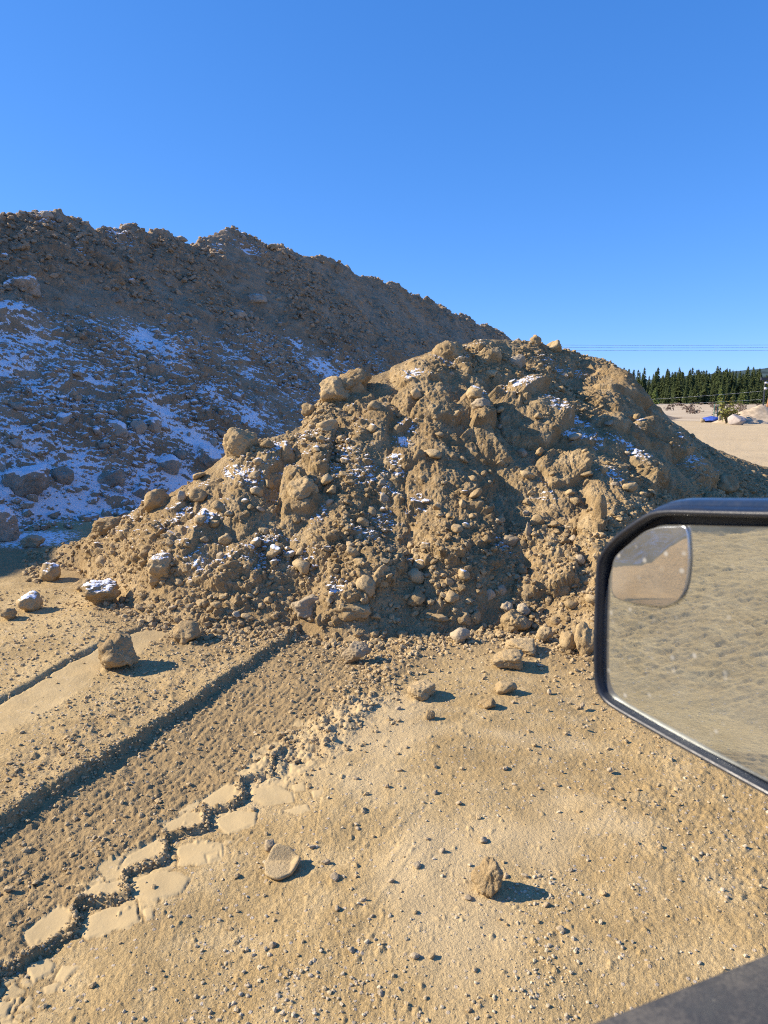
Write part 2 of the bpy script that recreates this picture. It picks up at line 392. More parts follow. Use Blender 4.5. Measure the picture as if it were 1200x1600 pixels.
# (2) zigzag lug steps of the tyre print
zz = lambda pts: [G(a/2.182, 1130+b/2.182) for a, b in pts]
zig = zz([(-420, 1180), (-250, 1010), (-60, 930), (-20, 850), (70, 775), (250, 690), (270, 605), (425, 580), (440, 487), (570, 450), (578, 378), (705, 345), (712, 288), (825, 258), (822, 187), (925, 165), (932, 100)]) + [G(500, 1120), G(600, 1030), G(650, 1000)]
d2, s2, al2 = seg_info(zig, wX, wY)
sd2 = d2*s2
okz = (Y > .6) & (Y < 5.6) & (X > -3.5) & (X < 1.2)
zfade = sstep(al2[inpoly([G(400, 1150), G(460, 1150), G(460, 1190), G(400, 1190)], X, Y)].mean()+.12, al2[inpoly([G(400, 1150), G(460, 1150), G(460, 1190), G(400, 1190)], X, Y)].mean(), al2)
lip = .019*zfade*sstep(.013, -.010, sd2+.006*fbm(X, Y, .03, 2, 104))*np.exp(-np.maximum(-sd2, 0)/.55)
Z += np.where(okz, lip, 0) + np.where(okz & (d2 < .05), zfade*.010*np.exp(-(sd2+.012)**2/.0002)*(.4+fbm(X, Y, .05, 2, 111)), 0)
Z -= np.where(okz, zfade*.008*np.exp(-(sd2-.018)**2/.0003), 0)
padsA = [zz(p) for p in ([(790, 168), (860, 120), (915, 105), (925, 155), (880, 172)], [(680, 250), (760, 200), (815, 200), (822, 245), (770, 262), (720, 275)],
        [(550, 345), (640, 290), (700, 298), (700, 335), (640, 355), (570, 362)], [(410, 470), (430, 440), (540, 385), (568, 392), (562, 440), (500, 455), (440, 480)],
        [(262, 578), (330, 540), (418, 530), (418, 572), (330, 592), (270, 596)], [(70, 700), (190, 610), (250, 620), (242, 675), (190, 715), (100, 750)])]
padsB = [zz(p) for p in ([(945, 150), (1030, 128), (1045, 160), (960, 182)], [(850, 212), (940, 195), (1000, 228), (1005, 262), (900, 270), (855, 250)],
        [(990, 202), (1040, 196), (1045, 225), (1002, 230)], [(735, 308), (800, 280), (880, 290), (872, 340), (780, 372), (742, 345)], [(1062, 228), (1105, 222), (1100, 248), (1065, 255)],
        [(960, 290), (1050, 272), (1060, 300), (1000, 308)],
        [(600, 410), (680, 385), (760, 400), (765, 450), (680, 478), (604, 470)], [(435, 532), (520, 490), (600, 490), (652, 520), (620, 575), (520, 603), (444, 582)],
        [(262, 652), (380, 602), (470, 612), (478, 665), (430, 692), (400, 690), (300, 715), (262, 690)], [(485, 622), (520, 620), (530, 660), (490, 668)],
        [(75, 792), (150, 755), (190, 780), (178, 815), (110, 850)], [(205, 792), (275, 800), (220, 850), (182, 838)], [(140, 868), (185, 845), (208, 852), (190, 888), (150, 885)],
        [(-10, 905), (50, 910), (20, 970), (-20, 975)], [(0, 1000), (40, 985), (60, 1020), (10, 1060)], [(700, 440), (745, 430), (755, 462), (712, 468)])]
smooth = np.zeros_like(X); padh = np.zeros_like(X)
padd = np.full(X.shape, 9.)
for pl in padsA+padsB: padd = np.minimum(padd, np.where(okz, seg_info([np.array(p) for p in pl]+[np.array(pl[0])], X+.004*fbm(X, Y, .03, 2, 124), Y+.004*fbm(X, Y, .03, 2, 125))[0], 9.))
vwX = X+wrp*.010*fbm(X, Y, .06, 2, 121); vwY = Y+wrp*.010*fbm(X, Y, .06, 2, 122)
for pl in padsA: smooth = np.maximum(smooth, inpoly(pl, vwX, vwY)*1.0)
for pl in padsB:
    ii = inpoly(pl, vwX, vwY); smooth = np.maximum(smooth, ii*1.0); padh = np.maximum(padh, ii*.004)
Z += padh*.5-.005*np.exp(-(padd/.005)**2)
# cracked crust plates either side of the step
cz = sstep(.34, .12, d2)*okz*(Y < 4.1)*(Y > 1.2)*((sd2 > 0)*1.0+(sd2 < 0)*(d2 < .13))*sstep(-.25, .15, fbm(X, Y, .35, 2, 123)+.1)
rz = np.random.RandomState(4); zi = np.argwhere(cz > .3); sd_pts = zi[rz.choice(len(zi), 120)]; f1 = np.full(X.shape, 9.); f2 = f1.copy(); pid = np.zeros(X.shape)
bx = (X > X[cz > 0].min()-.1) & (X < X[cz > 0].max()+.1) & (Y > 1.1) & (Y < 4.3); xb, yb = vwX[bx], vwY[bx]; a1 = np.full(xb.shape, 9.); a2 = a1.copy(); ai = np.zeros(xb.shape)
for q_, (i, j) in enumerate(sd_pts):
    dq = np.hypot(xb-X[i, j], yb-Y[i, j]); nw = dq < a1; a2 = np.where(nw, a1, np.minimum(a2, dq)); ai = np.where(nw, rz.uniform(), ai); a1 = np.where(nw, dq, a1)
f1[bx], f2[bx], pid[bx] = a1, a2, ai
crk = .9*np.exp(-(padd/.007)**2)+cz*(smooth < .5)*np.exp(-((f2-f1)/.008)**2)*(pid < .85); plate = cz*(pid < .72)*(smooth < .5)*(f1 < .11); Z -= cz*(smooth < .5)*.006*np.exp(-((f2-f1)/.007)**2)*(pid < .75); Z += plate*.001; smooth = np.maximum(smooth, plate*.75*(f2-f1 > .008))
# lane between the cut edge and the tyre print: tracked soil
lane = ((sd1 > 0) & (sd2 < 0) & okz & (Y < 5.6)) | ((s1 > 0) & (s2 < 0) & (X < -.4) & (Y > .5) & (Y < 5.4) & (X > -4))
lane = lane & (smooth < .5)
lanef = lane*1.0
e_dir = edge[5]-edge[2]; e_dir = e_dir/np.hypot(*e_dir)
al = X*e_dir[0]+Y*e_dir[1]; ac = X*e_dir[1]-Y*e_dir[0]
Z += lanef*(.006*fbm(ac*1.0, al*.22, .045, 3, 131, ridged=True)+.005*fbm(X, Y, .06, 4, 135, gain=.65))
# left of the edge: crumb band then a smooth scraped strip with a thin crack
d3, s3, _ = seg_info([G(-200, 1215), G(0, 1097), G(120, 1032), G(240, 978), G(330, 940)], wX, wY); sd3 = d3*s3
strip = sstep(0, .03, sd3)*sstep(.42, .30, sd3+.09*fbm(X, Y, .5, 2, 141))*(X < -.6)*(Y > 2.5)*(Y < 7.2)*sstep(-1.15, -1.5, X+.25*fbm(X, Y, .4, 2, 143))
smooth = np.maximum(smooth, strip*.6)
Z -= np.exp(-(sd3/.014)**2)*.015*(Y < 7)*(X < -1)*(Y > 2); Z += .02*sstep(.0, -.04, sd3)*np.exp(-np.abs(sd3)/.4)*(X < -1)*(Y > 2)*(Y < 7.5)
crumbs = np.where(okf, np.clip(.9-np.abs(sd1+.25)/.35, 0, 1), 0)
Z += .018*crumbs*fbm(X, Y, .10, 3, 151)
# faint tyre sweeps over the open ground
sw = np.hypot(X-6.5, Y+.5); Z += (X > -.3)*vn*.003*fbm(sw, np.arctan2(Y+.5, X-6.5)*1.2, .10, 3, 321, ridged=True)*sstep(-.2, .3, fbm(X, Y, 1.2, 2, 322)+.1)
hpd = seg_info([G(640, 1000), G(600, 1050), G(560, 1100), G(500, 1150), G(440, 1185)], X, Y)[0]; hpm = np.exp(-(hpd/.17)**2); Z += hpm*(.016+.022*fbm(X, Y, .09, 4, 331, gain=.65))*(Y > 2)
# old wheel grooves on the left part of the yard
gu = X*.93+Y*.37; gv = -X*.37+Y*.93
Z += sstep(-2.5, -4, X)*sstep(30, 15, ground.A)*sstep(4, 2, Y)*(.012*fbm(gu*.22, gv, .30, 3, 311, ridged=True)+.016*fbm(gu*.22, gv, .055, 3, 313, ridged=True)+.008*fbm(X, Y, .08, 3, 312))
# right side: rough pebbly swell
swell = sstep(.9, 1.5, X+.15*fbm(X, Y, .5, 2, 153))*sstep(4.2, 3.2, Y)*(Y > .8)
Z += swell*(.010*np.abs(fbm(X, Y, .07, 4, 155, gain=.65)))
pal = sstep(.15, .75, .8*fbm(X, Y, .9, 4, 161)+.75-np.hypot(X-.15+.25*(Y-3), (Y-3.2)*.8)*.60)*(smooth < .9)*(Y > 1.5)*(1-lanef)*wrp
Z += (1-np.clip(smooth+pal*.8, 0, 1))*vn*(.0022*fbm(X, Y, .030, 4, 165, gain=.75))
ground.Z = Z
# shadowed lane at the ridge foot: lying wheel grooves
Z += near*.02*sstep(.3, .0, np.abs(fbm(X, Y, 3, 2, 171)))*(Y > 7)*(X < 0)
# soil crumbs pressed in the ground
def okc(x, y):
    return float(ground.sample(np.array([x]), np.array([y]), lanef)[0]), float(ground.sample(np.array([x]), np.array([y]), smooth)[0]), float(ground.sample(np.array([x]), np.array([y]), crumbs)[0])
footY = lambda x, y: np.interp(x/y, fT, fY)
N = 18000; k = 0
while k < N:
    yy = 1.55*(7.4/1.55)**rng.uniform(); xx = rng.uniform(-.62, .62)*yy
    if xx > 0 and xx/yy > .3 and yy > 4.2: continue
    la, sm, cr = okc(xx, yy); toe = math.exp(-max(footY(xx, yy)-yy, 0)/.45)
    lw = 1.0 if xx < -1.5 and yy > 3.8 else .0
    p = .06+.8*la+.6*cr+.9*toe+.35*lw
    if sm > .5: p = .03
    if rng.uniform() > p: continue
    k += 1; r = .004*(.020/.004)**(rng.uniform()**1.9)*(1+.9*toe*rng.uniform()-.25*la)
    ground.splat(xx, yy, r*(.6+.2*yy/2), r*rng.uniform(.7, 1.3)*(.6+.2*yy/2), rng, .6, .3)

# ================================================================== materials
def new_mat(name):
    m_ = bpy.data.materials.new(name); m_.use_nodes = True; nt = m_.node_tree
    return m_, nt, nt.nodes["Principled BSDF"]
def nd(nt, typ, **kw):
    n = nt.nodes.new(typ)
    for k_, v_ in kw.items():
        if k_.startswith('i_'): n.inputs[k_[2:].replace('_', ' ')].default_value = v_
        else: setattr(n, k_, v_)
    return n
def mixc(nt, fac, a, b):
    n = nt.nodes.new("ShaderNodeMix"); n.data_type = 'RGBA'
    for s_, v_ in ((0, fac), (6, a), (7, b)):
        if hasattr(v_, 'is_output'): nt.links.new(v_, n.inputs[s_])
        else: n.inputs[s_].default_value = v_ if s_ == 0 else (*v_, 1)
    return n.outputs[2]
def mth(nt, op, a, b=None, c=None, clamp=False):
    n = nt.nodes.new("ShaderNodeMath"); n.operation = op; n.use_clamp = clamp
    for i, v_ in enumerate((a, b, c)):
        if v_ is None: continue
        if hasattr(v_, 'is_output'): nt.links.new(v_, n.inputs[i])
        else: n.inputs[i].default_value = v_
    return n.outputs[0]
def rmap(nt, v_, a, b, c=0.0, d=1.0):
    n = nt.nodes.new("ShaderNodeMapRange"); nt.links.new(v_, n.inputs[0])
    for i, q in enumerate((a, b, c, d)): n.inputs[1+i].default_value = q
    n.interpolation_type = 'SMOOTHSTEP'; return n.outputs[0]
def noise(nt, co, scale, detail=4, rough=.55):
    n = nd(nt, "ShaderNodeTexNoise"); n.inputs['Scale'].default_value = scale; n.inputs['Detail'].default_value = detail; n.inputs['Roughness'].default_value = rough
    nt.links.new(co, n.inputs['Vector']); return n.outputs[0]
def attr(nt, name):
    n = nd(nt, "ShaderNodeAttribute"); n.attribute_name = name; return n.outputs['Fac']
def bump(nt, h, strength, dist, prev=None):
    n = nd(nt, "ShaderNodeBump"); nt.links.new(h, n.inputs['Height']); n.inputs['Strength'].default_value = strength; n.inputs['Distance'].default_value = dist
    if prev is not None: nt.links.new(prev, n.inputs['Normal'])
    return n.outputs[0]
SNOW = (.90, .92, .95)
def dirt_mat(name, dark, mid, light, snow='attr', smooth_attr=False, scale=1.0, snow_z=(.55, .8), pebble=.5, obj=False, snow_amt=0.5, bumpk=1.0, dampattr=False):
    m_, nt, bs = new_mat(name)
    if obj:
        tc = nd(nt, "ShaderNodeTexCoord"); oi = nd(nt, "ShaderNodeObjectInfo")
        va = nd(nt, "ShaderNodeVectorMath", operation='MULTIPLY_ADD'); nt.links.new(oi.outputs['Random'], va.inputs[0]); va.inputs[1].default_value = (37, 11, 23)
        ge = nd(nt, "ShaderNodeNewGeometry"); nt.links.new(ge.outputs['Position'], va.inputs[2]); co = va.outputs[0]; rnd = oi.outputs['Random']
    else:
        ge = nd(nt, "ShaderNodeNewGeometry"); co = ge.outputs['Position']; rnd = None
    big = noise(nt, co, .55*scale, 3); md = noise(nt, co, 5*scale, 5, .6); fine = noise(nt, co, 70*scale, 4, .7)
    c = mixc(nt, rmap(nt, big, .35, .65), dark, mid)
    c = mixc(nt, mth(nt, 'MULTIPLY', rmap(nt, md, .42, .7), .7), c, light)
    c = mixc(nt, mth(nt, 'MULTIPLY', rmap(nt, noise(nt, co, 1.6*scale, 5, .65), .50, .66), .42), c, tuple(q*.72 for q in dark))
    c = mixc(nt, mth(nt, 'MULTIPLY', rmap(nt, noise(nt, co, 130*scale, 3, .7), .60, .38), .45), c, tuple(q*.55 for q in dark))
    if rnd is not None:
        c = mixc(nt, mth(nt, 'MULTIPLY', rnd, .45), c, tuple(q*1.15 for q in light)); 
    tn = attr(nt, 'tint'); c = mixc(nt, mth(nt, 'MULTIPLY', tn, .5), c, tuple(min(q*1.12, 1) for q in light))
    vo = nd(nt, "ShaderNodeTexVoronoi"); vo.inputs['Scale'].default_value = 55*scale; nt.links.new(co, vo.inputs['Vector'])
    sp = nd(nt, "ShaderNodeSeparateColor"); nt.links.new(vo.outputs['Color'], sp.inputs[0])
    pb = mth(nt, 'MULTIPLY', mth(nt, 'GREATER_THAN', sp.outputs[0], 1-.10*pebble), rmap(nt, vo.outputs['Distance'], .45, .3))
    pc = mixc(nt, sp.outputs[1], (.34, .28, .21), (.52, .47, .40))
    c = mixc(nt, mth(nt, 'MULTIPLY', pb, .8), c, pc)
    rough = None; bstr = None
    if smooth_attr:
        sm = attr(nt, "smooth"); la = attr(nt, "lane"); pl = attr(nt, "pale")
        c = mixc(nt, mth(nt, 'MULTIPLY', la, .92), c, mixc(nt, md, (.275, .190, .092), (.375, .272, .135)))
        c = mixc(nt, mth(nt, 'MULTIPLY', pl, .55), c, (.60, .465, .26))
        c = mixc(nt, mth(nt, 'MULTIPLY', sm, .9), c, mixc(nt, md, (.45, .335, .168), (.54, .415, .22)))
        far = attr(nt, "far"); c = mixc(nt, far, c, mixc(nt, noise(nt, co, .25, 5, .6), (.46, .35, .20), (.58, .46, .28)))
    # relief
    h = mth(nt, 'ADD', mth(nt, 'MULTIPLY', noise(nt, co, 150*scale, 4, .75), .45), noise(nt, co, 48*scale, 4, .7))
    h = mth(nt, 'ADD', h, mth(nt, 'MULTIPLY', pb, .35))
    bn = nd(nt, "ShaderNodeBump"); nt.links.new(h, bn.inputs['Height']); bn.inputs['Distance'].default_value = .017*bumpk/scale
    bn.inputs['Strength'].default_value = 1.0
    if smooth_attr: nt.links.new(rmap(nt, attr(nt, "smooth"), 0, 1, .72, .16), bn.inputs['Strength'])
    nt.links.new(bn.outputs[0], bs.inputs['Normal'])
    if snow:
        sx = nd(nt, "ShaderNodeSeparateXYZ"); nt.links.new(ge.outputs['Normal'], sx.inputs[0])
        n1 = noise(nt, co, 9*scale, 4, .65)
        if snow == 'attr':
            a = attr(nt, "snow")
            n1 = mth(nt, 'ADD', mth(nt, 'MULTIPLY', noise(nt, co, (15 if scale > .9 else 30)*scale, 3, .65), .58), mth(nt, 'MULTIPLY', noise(nt, co, (48 if scale > .9 else 75)*scale, 2, .6), .42))
            v_ = mth(nt, 'ADD', mth(nt, 'ADD', mth(nt, 'MULTIPLY', a, 1.0), mth(nt, 'MULTIPLY', mth(nt, 'SUBTRACT', n1, .5), 2.6)), mth(nt, 'MULTIPLY', mth(nt, 'SUBTRACT', sx.outputs[2], .78), 1.7))
            f = mth(nt, 'MULTIPLY', rmap(nt, v_, .52, .56), rmap(nt, a, .02, .12))
        else:
            v_ = mth(nt, 'ADD', sx.outputs[2], mth(nt, 'MULTIPLY', mth(nt, 'SUBTRACT', n1, .5), 1.1)); f = rmap(nt, v_, snow_amt, snow_amt+.08)
        c = mixc(nt, f, c, SNOW)
    nt.links.new(c, bs.inputs['Base Color']); bs.inputs['Roughness'].default_value = .95
    bs.inputs['Specular IOR Level'].default_value = .15
    return m_
DK, MD, LT = (.335, .232, .112), (.46, .332, .168), (.59, .45, .25)
M_pile = dirt_mat("dirt_pile_soil", DK, MD, LT, 'attr', pebble=.8)
M_ridge = dirt_mat("ridge_soil", (.34, .245, .145), (.42, .31, .195), (.52, .40, .265), 'attr', scale=.55, pebble=.6)
M_ground = dirt_mat("yard_soil", (.42, .295, .132), (.52, .38, .182), (.61, .465, .245), 'attr', True, pebble=1.0, bumpk=.8)
M_clod = dirt_mat("dirt_clod", DK, MD, LT, None, obj=True, scale=1.6, pebble=.3)
M_clodsnow = dirt_mat("dirt_clod_with_snow", DK, MD, LT, 'top', obj=True, scale=1.6, snow_amt=.80, pebble=.3)
M_stone = dirt_mat("grey_stone", (.34, .26, .155), (.43, .34, .22), (.52, .43, .29), None, obj=True, scale=1.6, pebble=.2, bumpk=.6)
M_stonesnow = dirt_mat("grey_stone_with_snow", (.33, .26, .18), (.44, .36, .26), (.54, .46, .35), 'top', obj=True, scale=.8, snow_amt=.42, pebble=.2)
M_boulder = dirt_mat("shaded_boulder", (.33, .26, .18), (.44, .36, .26), (.54, .46, .35), 'top', obj=True, scale=.8, snow_amt=.95, pebble=.2)
M_peb = dirt_mat("pebble_stone", (.44, .34, .19), (.55, .45, .28), (.66, .57, .42), None, scale=1.0, pebble=0, bumpk=.3)

# ------------------------------------------------------------------ snow maps
def snow_map(hf, fields, spots, sc_=1.0):
    S = np.zeros_like(hf.X)
    for px, py, rp, st in spots:
        P = march(px, py, fields)
        if P is None: continue
        r = rp/FPX*np.linalg.norm(P-np.array([0, 0, CAM_H]))
        dx = hf.X-P[0]; dy = hf.Y-P[1]; d = np.sqrt(dx*dx+dy*dy+(hf.Z-P[2])**2)/r
        S = np.maximum(S, st*np.exp(-d**2*.9))
    return S
pile_spots = [(640, 665, 14, .9), (630, 690, 12, .9), (620, 715, 14, .9), (622, 735, 12, .8), (605, 760, 14, .6), (900, 655, 20, .95), (895, 680, 18, .9), (930, 690, 16, .7), (980, 695, 22, .75), (760, 545, 20, .5), (800, 585, 30, .6), (720, 548, 20, .5), (760, 530, 16, .6),
   (700, 560, 22, .55), (640, 580, 22, .55), (860, 615, 18, .6), (740, 605, 16, .5), (900, 580, 20, .4), (570, 735, 26, .62), (540, 700, 18, .6), (650, 785, 20, .65), (600, 810, 20, .6), (575, 830, 22, .6), (520, 735, 20, .45), (400, 740, 26, .7), (430, 690, 20, .6), (365, 735, 22, .7), (330, 800, 26, .6), (310, 870, 30, .55), (400, 860, 26, .6), (430, 850, 26, .55), (480, 870, 24, .55), (520, 905, 20, .6), (345, 860, 24, .6), (440, 720, 22, .6), (380, 690, 16, .7),
   (1060, 700, 24, .6), (1100, 730, 26, .5), (850, 770, 18, .5), (780, 850, 14, .5), (960, 740, 20, .5), (1000, 655, 16, .4), (860, 565, 26, .45), (560, 560, 14, .4), (610, 640, 12, .4), (480, 680, 18, .6), (500, 800, 16, .5), (270, 800, 24, .55), (220, 830, 20, .3)]
S = snow_map(pile, [pile], pile_spots)*1.1
S = np.maximum(S, .33*sstep(.1, .6, fbm(pile.X, pile.Y, .6, 3, 181))*sstep(.25, .6, pile.Z)*sstep(.2, -.35, pile.B))
S_pile = S
ob_pile = pile.build("dirt_pile", M_pile, {"snow": S})
tag(ob_pile, "sunlit brown dirt pile in the middle of the yard, flecked with snow", "dirt pile")
ridge_spots = [(30, 500, 60, .8), (20, 570, 45, .8), (85, 600, 55, .75), (50, 680, 60, .7), (110, 720, 60, .85), (150, 780, 55, .9), (250, 740, 80, .95), (320, 690, 60, .9), (250, 640, 70, .8),
  (200, 690, 50, .95), (330, 610, 50, .8), (240, 535, 50, .9), (190, 540, 36, .75), (270, 560, 36, .95), (150, 590, 30, .9), (380, 640, 50, .7), (430, 600, 40, .6), (500, 575, 40, .8), (460, 540, 30, .7),
  (530, 560, 25, .6), (20, 760, 60, .9), (350, 730, 40, .9), (60, 790, 60, .9), (210, 790, 60, .85), (310, 760, 40, .9), (30, 440, 22, .8), (190, 364, 24, .7), (380, 385, 26, .6), (125, 385, 10, .7), (340, 385, 14, .6), (-120, 700, 150, .8), (-150, 520, 110, .7), (70, 340, 14, .6)]
S = snow_map(ridge, [ridge], ridge_spots)
S = S*1.3*(.85+.45*np.clip(fbm(ridge.X, ridge.Y, 1.0, 3, 191)+.3, -.8, 1)); 
_, bb_ = ridge_inv(ridge.X, ridge.Y)
S = np.maximum(S, .7*sstep(-5, -9, bb_)*sstep(4.5, 2, ridge.Z)*(.7+.5*fbm(ridge.X, ridge.Y, 1.0, 2, 195)))
_a, _b = ridge.A, ridge.B; S = np.maximum(S, .60*sstep(16, 9, _b)*sstep(4.6, 3.2, ridge.Z)*(.75+.5*fbm(ridge.X, ridge.Y, 1.1, 3, 197)))
S_ridge = S
ob_ridge = ridge.build("stockpile_ridge", M_ridge, {"snow": S})
tag(ob_ridge, "long tall ridge of grey-brown rubble in its own shade, lower face dusted with snow", "dirt ridge")
X, Y = ground.X, ground.Y
sA, sB = ridge_inv(X, Y); S = (.22+.35*sstep(0, .6, fbm(X, Y, .8, 3, 202)))*sstep(-RW-.7, -RW-.1, sA+.5*fbm(X, Y, 1, 2, 201))*sstep(25, 15, sB)*sstep(30, 15, ground.A)
S = np.maximum(S, .42*np.exp(-((np.hypot(X+4.9, Y-9.6))/.5)**2))
ob_ground = ground.build("ground", M_ground, {"snow": S, "smooth": np.clip(smooth, 0, 1), "lane": np.clip(lanef+crk+.8*hpm+crumbs*.5+sstep(1.1, .1, footY(X, np.maximum(Y, .1))-Y)*(Y < 9)*(Y > 2), 0, 1), "pale": pal, "far": sstep(12, 20, ground.A)}, wrap=True)
tag(ob_ground, kind="structure")

# ================================================================== rocks
import bmesh
_ico = {}
def ico(n):
    if n not in _ico:
        b = bmesh.new(); bmesh.ops.create_icosphere(b, subdivisions=n, radius=1); b.verts.ensure_lookup_table()
        _ico[n] = (np.array([v.co[:] for v in b.verts]), np.array([[v.index for v in f.verts] for f in b.faces])); b.free()
    return _ico[n]
def rock_verts(n, rg, dims=(1, 1, 1), planes=11, rough=.15, soft=.05, pmin=.50):
    V, F = ico(n); D = V.copy()
    N_ = rg.normal(size=(planes, 3)); N_ /= np.linalg.norm(N_, axis=1)[:, None]; dd = rg.uniform(pmin, .95, planes)
    dot = D @ N_.T; rr = np.where(dot > .05, dd[None]/np.maximum(dot, .05), 3.0); rr = np.concatenate([rr, np.ones((len(D), 1))], 1)
    k_ = 1/soft; r_ = -np.log(np.exp(-k_*rr).sum(1))/k_
    sd_ = rg.randint(1, 900)
    r_ = r_*(1+rough*p3(D*1.7+9, sd_)+rough*.6*p3(D*4+5, sd_+1)+(rough*.45*p3(D*9+3, sd_+2) if n > 2 else 0)+(rough*.3*p3(D*20+3, sd_+3) if n > 3 else 0))
    P = D*r_[:, None]; P = P/np.abs(P).max(0); return P*np.array(dims)*.5, F
FL = [pile, ridge, ground]
def put_rock(name, px, py, wpx, hpx, mat, label, cat, dep=1.0, sink=.22, seed=0, planes=9, rough=.16, rot=None, tilt=0., group=None, n=4, pmin=.55, fields=None):
    """px,py = the middle of the rock in the photograph, standing on the surface behind its foot"""
    P = march(px, py+hpx*.5*(1-sink), fields or FL)
    if P is None: return None
    D_ = np.linalg.norm(P-np.array([0, 0, CAM_H])); w = wpx/FPX*D_; h = hpx/FPX*D_
    rg = np.random.RandomState(seed*7+int(px*3+py)); V, F = rock_verts(n, rg, (w, w*dep, h*1.08), planes, rough, pmin=pmin)
    o = link(name, mesh_np(name, V, F, True), mat)
    z0 = P[2]
    o.location = (P[0], P[1]+w*dep*.30, z0+h*(.5-sink)+.0)
    o.rotation_euler = (rg.uniform(-.1, .1), tilt, rg.uniform(-.35, .35) if rot is None else rot)
    tag(o, label, cat, group); return o
C_, S_, CS_, SS_, B_ = M_clod, M_stone, M_clodsnow, M_stonesnow, M_boulder
